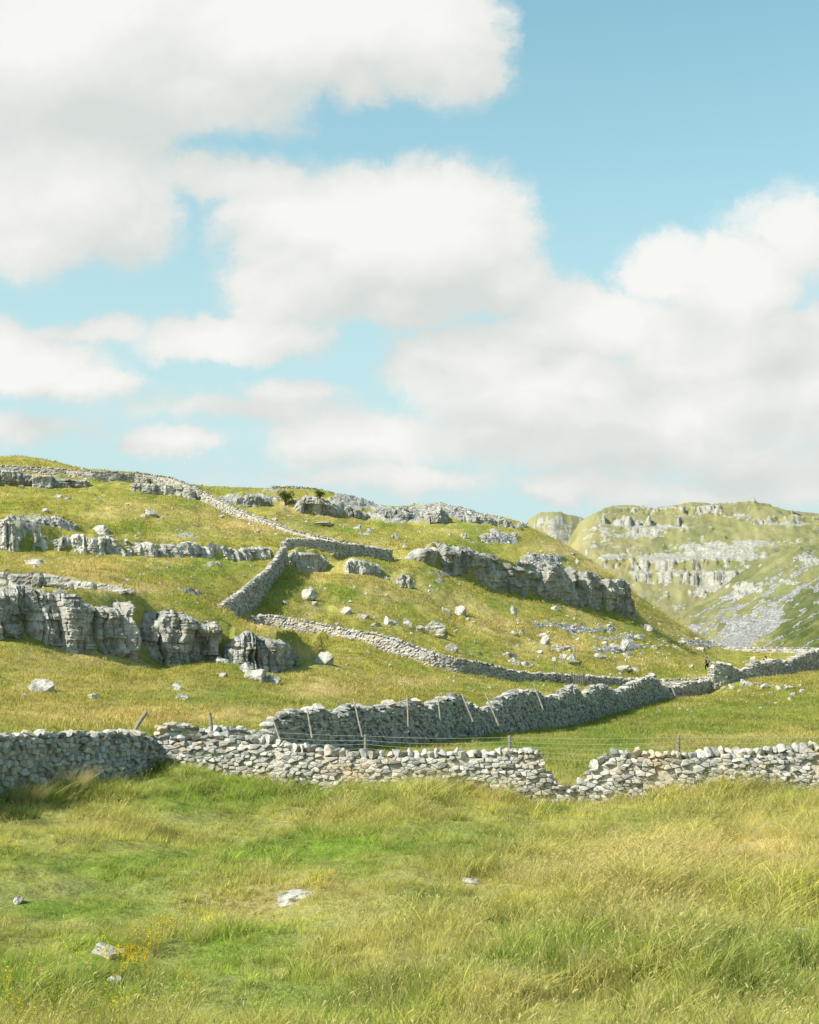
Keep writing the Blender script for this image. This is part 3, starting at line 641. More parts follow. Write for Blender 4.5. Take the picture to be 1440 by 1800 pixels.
def build_wall(name, label, specs, sw, sh, seed, cop=(.26, .24), thick=.55, mat=None, coping=True, cop_parts=False, gaps=(), ragged=.0, back=False, base_drop=.15, cop_jit=.12, group=None):
    r = np.random.RandomState(seed); mat = mat or M_wall
    W, S = polyline(specs); LEN = S[-1]
    gz_ = np.interp
    ss = np.arange(0, LEN + .6, .6)
    bx = np.interp(ss, S, W[:, 0]); by = np.interp(ss, S, W[:, 1])
    bz = terrain(bx, by, False)
    if len(bz) > 5: bz = np.convolve(np.r_[bz[0], bz[0], bz, bz[-1], bz[-1]], np.ones(5) / 5, 'valid')
    bz = bz - base_drop
    def pos(s):
        s = np.clip(s, 0, LEN); return np.array((np.interp(s, S, W[:, 0]), np.interp(s, S, W[:, 1])))
    def zb(s): return float(np.interp(s, ss, bz))
    def zt(s): return float(np.interp(s, S, W[:, 2]))
    def H(s): return max(.1, zt(s) - zb(s))
    def nrm(s):
        d = pos(min(LEN, s + .8)) - pos(max(0, s - .8)); d /= np.linalg.norm(d) + 1e-9
        return np.array((d[1], -d[0])), d
    copped = lambda s: coping and not any(a < s < b for a, b in gaps)
    ch = cop[1]
    def Hb(s): return H(s) - (ch * .85 if copped(s) else ch * .3)
    root = empty(name, (*pos(0), zb(0)))
    tag(root, label, 'wall', group, 'thing')
    org = np.array((*pos(0), zb(0)))
    def off(t, h): return thick * .5 * (1.15 - .4 * t / max(h, .3))
    M = MBs()
    # core
    cs = np.arange(0, LEN + .001, min(.35, LEN / 4)); cv = []
    for s in cs:
        p = pos(s); n, d = nrm(s); h = Hb(s) - .05; o0 = off(0, h) - .05; o1 = off(h, h) - .05; z = zb(s)
        for q, t in ((o0, -.2), (o1, h), (-o1, h), (-o0, -.2)):
            cv.append((p[0] + n[0] * q, p[1] + n[1] * q, z + t))
    cf = []
    for i in range(len(cs) - 1):
        a = 4 * i
        for j in range(3):
            cf += [(a + j, a + 4 + j, a + 5 + j), (a + j, a + 5 + j, a + 1 + j)]
    cf += [(0, 1, 2), (0, 2, 3)]; e = 4 * (len(cs) - 1); cf += [(e, e + 2, e + 1), (e, e + 3, e + 2)]
    M.add(np.array(cv) - org, np.array(cf), .12)
    # face stones
    Hm = max(H(s) for s in cs)
    for side in ((1, -1) if back else (1,)):
        ni = int(LEN / sw) + 5; nj = int(Hm / sh) + 5
        seeds = {}
        for j in range(nj):
            rw = 1 + .25 * math.sin(j * 2.3 + seed)
            for i in range(ni):
                if r.rand() < .22: continue
                seeds[i, j] = (((i - 2) + .5 * (j % 2) + r.uniform(-.33, .33)) * sw, ((j - 1.5) + r.uniform(-.3, .3)) * sh)
        for (i, j), (s0, t0) in seeds.items():
            if s0 < -.02 or s0 > LEN + .02: continue
            hb = Hb(s0)
            if t0 > hb - .25 * sh + r.uniform(-ragged, ragged) or t0 < -.35: continue
            poly = [(s0 - 1.1 * sw, t0 - 1.1 * sh), (s0 + 1.1 * sw, t0 - 1.1 * sh), (s0 + 1.1 * sw, t0 + 1.1 * sh), (s0 - 1.1 * sw, t0 + 1.1 * sh)]
            for di in (-2, -1, 0, 1, 2):
                for dj in (-2, -1, 0, 1, 2):
                    q = seeds.get((i + di, j + dj))
                    if q is None or (di == 0 and dj == 0): continue
                    # anisotropic bisector
                    nx = (q[0] - s0) / sw; ny = (q[1] - t0) / sh
                    mx = (q[0] + s0) * .5; my = (q[1] + t0) * .5
                    out = []
                    for k in range(len(poly)):
                        a = poly[k]; b = poly[(k + 1) % len(poly)]
                        fa = (a[0] - mx) * nx / sw + (a[1] - my) * ny / sh; fb = (b[0] - mx) * nx / sw + (b[1] - my) * ny / sh
                        if fa <= 0: out.append(a)
                        if (fa < 0) != (fb < 0):
                            t = fa / (fa - fb); out.append((a[0] + t * (b[0] - a[0]), a[1] + t * (b[1] - a[1])))
                    poly = out
                    if len(poly) < 3: break
                if len(poly) < 3: break
            if len(poly) < 3: continue
            poly = np.array(poly); c = poly.mean(0)
            # drop near-duplicate corners
            keep = [k for k in range(len(poly)) if np.hypot(*(poly[k] - poly[k - 1])) > .012]
            poly = poly[keep]
            if len(poly) < 3: continue
            poly[:, 0] = np.clip(poly[:, 0], -.05, LEN + .05)
            prot = r.uniform(-.08, .08); b = min(sw, sh) * .32; tx, ty = r.uniform(-.3, .3, 2)
            n, d = nrm(s0); p0 = pos(s0)
            def w3(pt, dep):
                o = off(pt[1], max(hb, .3)) + dep + tx * (pt[0] - c[0]) + ty * (pt[1] - c[1])
                q = p0 + d * (pt[0] - s0) + n * side * o
                return (q[0], q[1], zb(s0) + pt[1])
            m = len(poly); vs = []
            for shk, dep in ((1.0, -.16), (.93, prot - b * .45), (.66, prot + b * .12)):
                vs += [w3(c + (q - c) * (shk + r.uniform(-.03, .03)), dep + r.uniform(-.006, .006)) for q in poly]
            vs.append(w3(c, prot + b * .2))
            fs = []
            for k in range(m):
                k2 = (k + 1) % m
                for a in (0, m):
                    fs += [(a + k, a + k2, a + m + k2), (a + k, a + m + k2, a + m + k)]
                fs.append((2 * m + k, 2 * m + k2, 3 * m))
            if side < 0: fs = [x[::-1] for x in fs]
            M.add(np.array(vs) - org, np.array(fs), r.rand())
    # end stones
    for s0 in (0, LEN):
        n, d = nrm(s0); t = 0; h = Hb(s0)
        while t < h:
            hh = sh * r.uniform(.8, 1.4)
            for q in np.arange(-off(t, h) + .1, off(t, h), sw * .9):
                v = SMALL[r.randint(18)] * np.array((.1, sw * .5, hh * .55)) @ rotz(math.atan2(d[1], d[0]) + r.uniform(-.2, .2)).T
                pp = pos(s0) + n * q + d * (.04 if s0 else -.04)
                M.add(v + np.array((pp[0], pp[1], zb(s0) + t + hh * .5)) - org, I2[1], r.rand())
            t += hh
    # rubble along uncoped tops + hearting under the cope
    s0 = 0.
    while s0 < LEN:
        st = sw * r.uniform(.6, 1.0)
        if not copped(s0):
            n, d = nrm(s0)
            for q in (-.2, .0, .2):
                v = SMALL[r.randint(18)] * np.array((sw * .55, .14, sh * .62)) * r.uniform(.7, 1.25) @ roteul(r.uniform(-.4, .4), r.uniform(-.4, .4), math.atan2(d[1], d[0]) + r.uniform(-.5, .5)).T
                pp = pos(s0) + n * (q * thick / .55 + r.uniform(-.04, .04))
                M.add(v + np.array((pp[0], pp[1], zb(s0) + Hb(s0) + sh * r.uniform(-.1, .35))) - org, I2[1], r.rand())
        s0 += st
    ob('stonework', M.mesh(name + '_stonework', mat), root)
    # coping
    if coping:
        if cop_parts:
            lib = [mk('coping_stone_shape', SMALL[k], I2[1].astype(np.int32), mat, False, {'rnd': np.full(len(SMALL[k]), r.rand())}) for k in range(10)]
        MC = MBs(); s0 = cop[0] * .3
        cnt = 0
        while s0 < LEN:
            wd = cop[0] * r.uniform(.65, 1.35)
            sc_ = s0 + wd / 2
            if copped(sc_) and sc_ < LEN:
                n, d = nrm(sc_); hh = ch * r.uniform(.75, 1.3); ang = math.atan2(d[1], d[0]) + r.uniform(-.25, .25)
                lean = r.uniform(-.45, .25); pp = pos(sc_) + n * r.uniform(-.04, .04)
                loc = np.array((pp[0], pp[1], zb(sc_) + Hb(sc_) + hh * .3 + r.uniform(-1, 1) * cop_jit * ch))
                if cop_parts and cnt < 98:
                    o = ob('coping_stone', lib[r.randint(10)], root, loc - org)
                    o.scale = (wd * .60, thick * .46 * r.uniform(.8, 1.1), hh * .60); o.rotation_euler = (r.uniform(-.15, .15), lean, ang); cnt += 1
                else:
                    v = SMALL[r.randint(18)] * np.array((wd * .56, thick * .46, hh * .56)) @ roteul(r.uniform(-.15, .15), lean, ang).T
                    MC.add(v + loc - org, I2[1], r.rand())
            s0 += wd * .86
        if MC.n: ob('coping', MC.mesh(name + '_coping', mat), root)
    return root

build_wall('drystone_wall', 'shaded near stretch of grey drystone wall from left edge to the dark corner', [(-700,1335,25.5),(-440,1315,28),(-200,1300,31),(24,1287,35.5),(90,1283,37),(150,1285,38.5),(200,1284,40),(240,1286,41.5),(268,1292,42.6)],
           .19, .12, 1, (.23, .2), .6, M_wall2, True, True, cop_jit=.25, ragged=.06)
build_wall('drystone_wall', 'sunlit pale drystone wall across the foreground with a collapsed V shaped gap', [(262,1300,43),(285,1290,42.5),(320,1290,42.3),(400,1285,42.2),(440,1292,42),(480,1294,41.8),(520,1304,41.4),(600,1318,41),(700,1318,40.7),(850,1316,40.3),(940,1316,40),(950,1322,40),(958,1348,40),(978,1372,40),(992,1385,40),(1003,1384,40),(1014,1366,40),(1040,1345,39.9),(1052,1330,39.9),(1080,1318,39.8),(1200,1318,39.5),(1330,1312,39.2),(1416,1306,39),(1650,1300,38.3),(1900,1296,37.6)],
           .175, .088, 2, (.23, .24), .6, M_wall, True, True, gaps=((11.0, 12.95),), cop_jit=.12, base_drop=.25)
build_wall('drystone_wall', 'low tumbled stub of grey wall just behind the left part of the foreground wall', [(282,1278,46),(300,1273,46.2),(335,1275,46.5),(345,1284,46.8),(380,1280,47),(420,1280,47.3),(450,1290,47.8)],
           .32, .16, 3, (.4, .22), .6, M_wall, False, ragged=.05)
build_wall('drystone_wall', 'tall ragged wall in shade running away from the foreground wall with leaning posts against it', [(458,1300,44.6),(464,1280,45),(475,1262,45.4),(505,1248,46.4),(545,1242,47.5),(565,1240,48.3),(575,1247,48.6),(583,1259,49),(592,1248,49.3),(608,1238,50),(625,1238,50.7),(645,1242,51.5),(672,1240,52.8),(685,1232,53.4),(705,1236,54),(715,1229,54.6),(730,1230,55.2),(745,1240,56),(762,1232,57),(785,1222,58.3),(803,1222,59.5),(818,1236,60.3),(830,1242,61.2),(850,1242,63),(864,1234,64),(876,1228,65.2),(890,1218,66.6),(905,1214,68),(925,1213,70),(942,1216,72),(955,1226,73.5),(968,1223,75),(980,1220,76.5),(990,1212,78),(1003,1206,79.8),(1010,1207,81),(1018,1221,82),(1032,1212,83.5),(1045,1204,85.5),(1060,1204,88),(1070,1210,90),(1078,1218,91.5),(1090,1210,93.5),(1108,1200,96.5),(1120,1196,99),(1135,1189,101.5),(1150,1189,104),(1160,1204,106),(1175,1208,108),(1190,1204,110),(1205,1198,112),(1225,1197,114),(1245,1194,116),(1252,1196,116.6)],
           .2, .105, 4, (.26, .2), .65, M_wall2, True, cop_jit=.4, ragged=.08)
build_wall('drystone_wall', 'shaded wall climbing to the right edge behind loose white boulders, its end lit', [(1250,1170,116),(1254,1163,116.1),(1266,1163,116.4),(1277,1166,117),(1290,1173,117.8),(1298,1178,118.2),(1306,1176,118.8),(1316,1168,119.3),(1328,1163,120),(1345,1162,121.2),(1358,1159,122.4),(1368,1157,123.2),(1373,1166,123.8),(1380,1162,124.5),(1392,1155,126),(1405,1149,127.4),(1418,1145,128.6),(1450,1136,132),(1550,1115,142)],
           .24, .13, 5, (.3, .22), .9, M_wall2, True, cop_jit=.25)
build_wall('drystone_wall', 'long mid distance wall running down across the hillside past the wooden wicket gate', [(436,1085,117),(460,1079,118),(480,1080,118),(520,1086,117),(560,1093,116),(600,1102,114),(640,1109,112),(665,1112,110.5),(700,1122,109),(730,1134,108),(760,1145,107),(800,1154,107),(850,1164,109),(900,1177,112),(930,1181,114),(980,1183,117),(1030,1186,119),(1070,1189,121),(1100,1191,123),(1160,1193,124),(1240,1190,122.5),(1252,1188,122)],
           .26, .14, 6, (.3, .24), .6, M_wallf, True, cop_jit=.2, base_drop=.25)
build_wall('drystone_wall', 'short steep wall slanting down the hillside from the end of the rock band', [(383,1065,113),(400,1054,115.5),(420,1041,119),(437,1026,123),(450,1015,127),(470,999,134),(485,980,140),(497,962,147),(502,960,148.5)],
           .3, .17, 7, (.32, .22), .65, M_wall2, True, cop_jit=.25)
build_wall('drystone_wall', 'short shaded wall along the top of the slope above the dark outcrop', [(497,952,152),(508,946,153),(525,945,154),(545,947,155.5),(565,948,157),(600,954,160.5),(630,957,163.5),(660,962,166.5),(687,966,169.5)],
           .32, .18, 8, (.32, .24), .65, M_wall2, True, cop_jit=.25)
build_wall('drystone_wall', 'long rubbly wall following the skyline from the top left and down the slope', [(-300,812,216),(-100,814,216),(24,818,216),(80,821,216),(120,824,216),(160,827,215),(205,829,216),(222,833,217),(236,829,217.5),(270,834,217),(300,838,215),(330,849,212),(345,857,210),(380,874,203),(400,884,199),(420,894,196),(450,906,192),(490,921,187),(520,932,184),(560,941,180),(600,950,177),(640,957,174),(682,966,171)],
           .42, .24, 9, (.4, .26), .7, M_wallf, True, cop_jit=.3, ragged=.15, base_drop=.8)
build_wall('drystone_wall', 'tiny stretch of wall on the skyline between the two round bushes', [(478,854,283),(500,853,284),(530,855,285),(560,858,286),(600,868,287)],
           .5, .28, 10, (.5, .3), .8, M_wallf, True, cop_jit=.3, base_drop=1)
build_wall('drystone_wall', 'distant pale wall along the valley floor below the scree', [(1258,1134,263),(1290,1137,260),(1330,1138,257),(1370,1137,255),(1416,1138,252),(1500,1138,250),(1650,1136,246)],
           .5, .28, 11, (.45, .3), .8, M_wallf, True, cop_jit=.15, base_drop=1)

# ------------------------------------------------------------------ outcrops
def cliff(key, name, label, res, seed, amp=.35, colw=(.6, 2.2), beds=.55, mat=None, cap=2.2, inset=.25, rag=.6):
    r = np.random.RandomState(seed); pts = CL[key]
    W = np.array([P(px, b, D)[:2] for px, b, t, D in pts]); T = np.array([P(px, t, D + .8)[2] for px, b, t, D in pts])
    seg = np.hypot(*np.diff(W, axis=0).T); S = np.r_[0, np.cumsum(seg)]; LEN = S[-1]
    n = int(LEN / res) + 2; s = np.linspace(0, LEN, n)
    ker = np.ones(max(3, int(1.2 / res) | 1)); ker /= ker.sum(); kp = len(ker) // 2
    def sm(a): return np.convolve(np.pad(a, kp, 'edge'), ker, 'valid')
    x = sm(np.interp(s, S, W[:, 0])); y = sm(np.interp(s, S, W[:, 1])); zt = np.interp(s, S, T)
    zb = terrain(x, y, False) - .5
    tx = np.gradient(x); ty = np.gradient(y); l = np.hypot(tx, ty); tx /= l; ty /= l
    nx, ny = sm(ty), sm(-tx); l = np.hypot(nx, ny); nx /= l; ny /= l
    # columns
    bd = [0.]
    while bd[-1] < LEN + 4: bd.append(bd[-1] + r.uniform(*colw))
    bd = np.array(bd) - 1; co_ = r.uniform(-1, 1, len(bd)); cht = r.uniform(-1, .35, len(bd))
    def cols(ss):
        i = np.clip(np.searchsorted(bd, ss) - 1, 0, len(bd) - 2)
        return i, np.minimum(ss - bd[i], bd[i + 1] - ss)
    i0, _ = cols(s + .2 * fbm(s, s * 0, seed=seed))
    hh = np.maximum(zt - zb, .3)
    endf = np.clip(np.minimum(s, LEN - s) / .9, 0, 1) ** .5
    ztop = zb + hh * (.55 + .45 * endf) + (cht[i0] * .16 * amp / .35 * .6 + rag * .30 * fbm(s / 2.5, s * 0, seed=seed + 20, o=4)) * np.minimum(hh, 3)
    nv = max(10, int(hh.max() / res)); rows = []
    bo = r.uniform(-1, 1, (len(bd), 40)); gs = r.uniform(.1, 1, len(bd)) ** 1.3; tilt = r.uniform(-.5, .5, len(bd))
    b2 = [0.]
    while b2[-1] < LEN + 4: b2.append(b2[-1] + r.uniform(colw[0] * .3, colw[1] * .45))
    b2 = np.array(b2) - 1; c2 = r.uniform(-1, 1, (len(b2), 12)); g2_ = r.uniform(0, 1, len(b2)) ** 2
    for k in range(nv + 1):
        t = k / nv; z = zb + (ztop - zb) * t
        wob = .35 * fbm(s * .7, z * .9, seed=seed + 1, o=3)
        ci, cd = cols(s + wob)
        wob2 = fbm(s * .35, z * .5, seed=seed + 12, o=2)
        bi = np.clip(((z + .12 * fbm(s * .8, z, seed=seed + 8)) / (beds * (1 + .35 * np.sin(ci * 1.7)))).astype(int), 0, 10 ** 6) % 40
        bf = np.abs(((z / beds) % 1) - .5) * 2
        near_b = np.where(s + wob - bd[ci] < bd[ci + 1] - (s + wob), ci, ci + 1)
        o = amp * (co_[ci] * .8 + .40 * bo[ci, bi] + tilt[ci] * (s + wob - (bd[ci] + bd[ci + 1]) / 2) / colw[1] * 2) - amp * 1.15 * gs[near_b] * np.exp(-(cd / .07) ** 2) - amp * .18 * sstep(.8, 1, bf) * (bo[ci, bi] > -.2)
        s2 = s + .7 * wob + .15 * fbm(s * 1.5, z * 1.5, seed=seed + 15, o=2)
        k2 = np.clip(np.searchsorted(b2, s2) - 1, 0, len(b2) - 2); d2 = np.minimum(s2 - b2[k2], b2[k2 + 1] - s2)
        h2 = np.clip((z / (beds * 1.9) + c2[k2, 0]).astype(int), 0, 10 ** 6) % 12
        o = o + amp * .34 * c2[k2, h2] - amp * .55 * g2_[k2] * np.exp(-(d2 / .045) ** 2)
        o = o + amp * 1.0 * fbm(s * .22, z * .3, seed=seed + 17, o=2) + amp * .75 * fbm(s * .5, z * .5, seed=seed + 3, o=3) + amp * .55 * fbm(s * 2.3, z * 2.3, seed=seed + 4, o=5, g=.68)
        o = o - amp * .8 * max(0, .25 - t) - inset * t - (1 - endf) * amp * 1.5 - amp * .7 * max(0, t - .9) / .1
        rows.append(np.c_[x + nx * o, y + ny * o, z])
    edge = rows[-1]; nc = max(5, int(cap / (res * 1.6)))
    for k in range(1, nc + 1):
        q = k / nc; b = cap * q
        px_ = edge[:, 0] - nx * b; py_ = edge[:, 1] - ny * b
        zg = terrain(px_, py_, False)
        i1, cd = cols(s + .4 * fbm(s * .7, b + s * 0, seed=seed + 6))
        zz = edge[:, 2] * (1 - q) + (zg - .25) * q + (.22 * amp / .35) * np.sin(q * math.pi) * fbm(s * 1.1, b * 1.6 + s * 0, seed=seed + 5, o=4) - .12 * np.exp(-(cd / .1) ** 2) + .12 * math.sin(q * 3.14)
        if k == nc: zz = zg - .4
        rows.append(np.c_[px_, py_, zz])
    V = np.concatenate(rows); m = len(rows)
    ii = np.arange(m - 1)[:, None] * n + np.arange(n - 1)[None]
    Q = np.stack([ii, ii + 1, ii + 1 + n, ii + n], -1).reshape(-1, 4)
    org = V.mean(0); org[2] = zb.min()
    me = mk(name, V - org, Q.astype(np.int32), mat or M_cliff, False)
    return tag(ob(name, me, None, org), label, 'rock outcrop')

cliff('K1', 'rock_outcrop', 'big blocky limestone cliff at the left edge, the largest and nearest crag', .055, 1, .46, (.5, 1.9), .6, rag=.9)
cliff('K2', 'rock_outcrop', 'cracked grey crag in the middle of the near cliff line, turfed boulders below', .055, 2, .48, (.4, 1.6), .55, rag=1.)
cliff('K3', 'rock_outcrop', 'rounded end crag of the near cliff line, casting a shadow rightward', .055, 3, .42, (.4, 1.5), .45, rag=1.)
cliff('K0', 'rock_ledge', 'thin pale rock ledge in dry grass just above the big near cliff', .1, 4, .2, (.8, 2.5), .3, cap=1.2, inset=.1)
cliff('K5', 'rock_outcrop', 'long pale rock band across the left hillside ending at the slanting wall',   .14, 5, .38, (.4, 1.3), .9, cap=3, mat=M_cliff_pale, inset=.9, rag=1.3)
cliff('K5b', 'rock_ledge', 'broken pale ledge above the long rock band near the left edge', .14, 6, .4, (.6, 2.), .7, mat=M_cliff_pale, inset=.9, rag=1.3)
cliff('K5c', 'rock_ledge', 'small square ledge standing alone above the long rock band', .14, 7, .35, (.6, 1.5), .6, mat=M_cliff_pale, inset=.9, rag=1.3)
cliff('K6', 'rock_outcrop', 'grey overhanging crags below the skyline wall at the far upper left', .2, 8, .6, (1.2, 4), .9, M_cliff_far)
cliff('K7', 'rock_outcrop', 'low pale crag under the skyline wall, right of the grey overhanging crags', .2, 9, .4, (1., 3), .8, M_cliff_far)
cliff('K8', 'rock_outcrop', 'dark outcrop directly below the short shaded wall at the hilltop corner', .13, 10, .45, (.8, 2.2), .7)
cliff('K9', 'rock_outcrop', 'pale fronted outcrop with a long shaded side, right of the dark outcrop', .13, 11, .45, (.8, 2.), .7)
cliff('K9b', 'rock_outcrop', 'small dark mossy outcrop at the lower right end of the pale fronted one', .13, 12, .4, (.8, 2.), .6)
cliff('K10a', 'rock_ledge', 'flat layered ledges left of the dark bush near the skyline', .22, 13, .45, (1., 3), .8, M_cliff_far)
cliff('K10b', 'rock_outcrop', 'tall shadowed crag under the skyline between the two bushes', .2, 14, .75, (1.5, 4), 1., M_cliff_far)
cliff('K10c', 'rock_outcrop', 'short crag continuing the tall shadowed one below the rubble slope', .2, 15, .6, (1.2, 3), .9, M_cliff_far)
cliff('K10d', 'rock_outcrop', 'dark toothed crag in the dip of the skyline', .2, 16, .6, (1.2, 3), .9, M_cliff_far)
cliff('K10e', 'rock_outcrop', 'jutting grey crag on the skyline right of the dip', .2, 17, .7, (1.2, 3), .9, M_cliff_far)
cliff('K10f', 'rock_ledge', 'low stony ledge running right along the falling skyline', .22, 18, .45, (1., 4), .8, M_cliff_far)
cliff('K11', 'rock_outcrop', 'long shaded limestone cliff on the middle hillside throwing shadow downslope', .16, 19, .75, (1., 3.6), 1.1, M_cliff_far, cap=3.5, inset=.3)

# ------------------------------------------------------------------ boulders
BLIB = []
for i in range(12):
    v = chunk(I4, 10 + i % 5, 300 + i, .16, .4, .8, .16)
    v = v + v * (.11 * fbm(v[:, 0] * 4 + i, v[:, 1] * 5, v[:, 2] * 5, 60 + i, 3))[:, None]
    BLIB.append(mk('boulder_shape', v, I4[1].astype(np.int32), M_boulder, False))
def boulder(px, py, w, h, label=None, group=None, name='boulder', flat=1., seed=None, cat='boulder'):
    r = np.random.RandomState(int(px * 7 + py * 13) % 100000)
    x, y = hit(px, py); mpp = y / F
    wx = w * mpp * .5; hz = h * mpp * .68
    z = zat(x, y + wx * .3)[0]
    o = ob(name, BLIB[r.randint(12)], None, (x, y + wx * .4, z + hz * .28))
    o.scale = (wx, wx * r.uniform(.7, 1.), hz); o.rotation_euler = (r.uniform(-.2, .2), r.uniform(-.15, .15), r.uniform(-.4, .4) + (math.pi if r.rand() < .5 else 0))
    return tag(o, label, cat, group)
for b in [
 (75,1218,60,26,'dark mossy boulder mound in the grass below the big cliff at the left edge'),
 (310,1214,22,17,'squat pale boulder alone in the meadow below the crags'),(320,1229,24,12,'low white boulder just below the squat pale one'),
 (388,1170,30,13,'flat topped pale block at the foot of the near crags'),(391,1194,20,8,'small pale stone in grass beside the block at the crag foot'),
 (452,1200,52,26,'large slanting pale boulder at the foot of the rounded end crag'),(478,1204,32,20,'white slab leaning right of the slanting boulder under the end crag'),(432,1188,24,20,'grey block wedged under the rounded end crag'),
 (574,1169,46,26,'layered grey boulder alone right of the near crags'),(503,1154,18,20,'pale split stone beside the shaded end of the crags'),
 (165,1228,26,11,'flat pinkish stone in tall grass in the left meadow'),(43,1228,12,9,'small round stone near the left edge of the meadow'),(512,1282,1,1,None),
 (262,907,32,17,'pale two humped boulder on the upper left grass slope'),(78,900,16,8,'flat pale stone near the left edge on the upper slope'),(104,878,18,10,'pale stone high on the left slope below the crags'),(120,880,16,6,'low stone right of the pale one high on the left slope'),(388,909,14,6,'tiny white stone in the dry grass band'),
 (60,993,56,16,'dark flat ledge of rock in dry grass at the left edge'),(248,1015,16,8,'small pale stone on the green slope under the rock band'),(215,1040,40,7,None),
 (270,1128,46,34,'turf capped boulder in front of the cracked middle crag'),(300,1140,40,30,'grey boulder below and right of the turf capped one'),(70,1105,36,36,'leaning block low against the big left cliff'),
 (540,1058,38,22,'large lichen covered boulder under the slope below the dark outcrop'),(553,1067,14,9,'small stone at the lower right of the lichen covered boulder'),(550,1042,14,9,'pale knob above the lichen covered boulder'),
 (502,1066,20,8,'low pale stone beside the foot of the slanting wall'),
 (611,1082,26,14,'pale boulder above the mid distance wall, left of a scatter of stones'),(637,1090,26,9,'flat stone to the lower right of the pale boulder above the wall'),
 (661,1102,18,11,'left stone of the row of pale boulders above the wall'),(686,1101,36,16,'longest stone of the row of pale boulders above the wall'),(716,1103,22,18,'dark edged right stone of the row above the wall'),
 (738,1110,20,16,'grey block left of the big stacked boulder'),(766,1112,40,24,'big stacked boulder on the middle slope'),(776,1124,26,14,'dark leaning slab under the big stacked boulder'),(795,1144,26,20,'jumble of pale stone against the mid distance wall'),
 (783,1078,20,14,'left of two pale boulders on the open slope under the long cliff'),(811,1084,28,18,'right and larger of two pale boulders on the open slope'),
 (905,1084,14,22,'upright dark pinnacle of rock on the slope below the long cliff'),(903,1117,14,8,'left small stone of a pair in mid slope'),(918,1119,16,12,'right stone of a pair in mid slope, darker'),
 (895,1156,30,16,'slanting pale slab above the mid distance wall'),(904,1170,22,14,'pale stone beneath the slanting slab'),(925,1174,30,16,'smooth rounded white boulder just above the mid distance wall'),
 (953,1124,28,12,'top boulder of the white cluster on the lower slope'),(961,1137,24,16,'bright faceted boulder in the white cluster on the lower slope'),(980,1142,22,10,'low stone right of the white cluster'),(996,1144,18,12,'end stone trailing right of the white cluster'),
 (950,1150,16,6,'flat stone in grass below the white cluster'),(990,1160,16,12,'left of the capped pair of boulders near the signpost'),(1005,1164,24,12,'flat capped boulder above a shaded block near the signpost'),(1012,1170,28,12,'shaded block under the flat capped boulder'),
 (1055,1158,26,11,'lone split boulder in the lower grass slope'),(1080,1142,20,14,'pale block left of the upright stone cluster'),(1099,1146,20,26,'upright grey stone in the lower slope cluster'),(1108,1153,14,9,'white stone at the foot of the upright one'),(1098,1154,14,6,'low stone left under the upright one'),
 (1152,1142,22,8,'flat boulder pair low on the right of the slope'),(1198,1134,20,10,'domed grey boulder near the bottom right of the slope'),(1186,1140,18,7,'pale low stone just left of the domed grey boulder'),(1234,1146,22,9,'pale stony hump near the hiker'),
 (1096,1182,40,12,'long low pile of pale stones above the mid distance wall'),(1118,1181,16,9,'end stone of the low pile above the mid distance wall'),(1100,1164,6,8,None),
 (1115,1084,22,9,'rounded block under the right end of the long cliff'),(976,1075,18,10,'dark stone fallen below the long cliff'),
 (815,945,14,12,None),(695,948,16,12,'pale boulder alone on the green slope under the skyline dip'),(565,925,46,11,'flat pale slab on the slope below the shadowed crag'),(630,930,20,11,'block at the end of the flat slab below the shadowed crag'),(652,936,16,9,None),(904,943,14,10,'small dark stone below the falling skyline ledge'),
 (1030,1066,20,10,None),(860,990,16,8,None),(1140,1112,24,14,None),(1127,1125,26,12,None),
 (1273,1212,12,9,'left small stone of the loose white boulders below the right wall'),(1287,1212,18,13,'square block in the loose white boulders below the right wall'),(1303,1217,14,8,'low stone in front of the square block'),(1311,1208,26,17,'largest of the loose white boulders below the right wall'),(1276,1200,10,6,'stone against the foot of the right wall end'),
 (1335,1202,22,6,'flat white stone behind the cracked pair'),(1347,1211,22,12,'cracked white boulder in the middle of the loose group'),(1371,1213,14,11,'rounded boulder left of the split block near the right edge'),(1388,1213,20,11,'split block near the right edge'),(1396,1222,16,9,'stone beneath the split block near the right edge'),(1410,1219,14,11,'white stone nearest the right edge in the loose group'),(1390,1232,10,8,'little white stone lowest in the loose group'),(1340,1224,9,5,'tiny white stone in grass below the cracked boulder'),(1354,1219,12,4,None),
 (188,1684,66,24,'bright white weathered rock in the near grass at lower left'),(200,1724,30,13,'half buried pale stone among yellow flowers'),(515,1582,60,24,'ridged pale rock in the near meadow, left of centre'),(832,1552,44,13,'flat grey slab in the near meadow, right of centre'),(1412,1628,36,15,'pale stone at the right edge of the near meadow'),(30,1584,24,12,'small dark stone at the left edge of the near meadow'),
]:
    if b[2] > 2:
        if b[4]: boulder(*b)
        else: boulder(*b[:4], label='pale grey limestone block lying loose in hillside turf', group='loose blocks on the hillside')

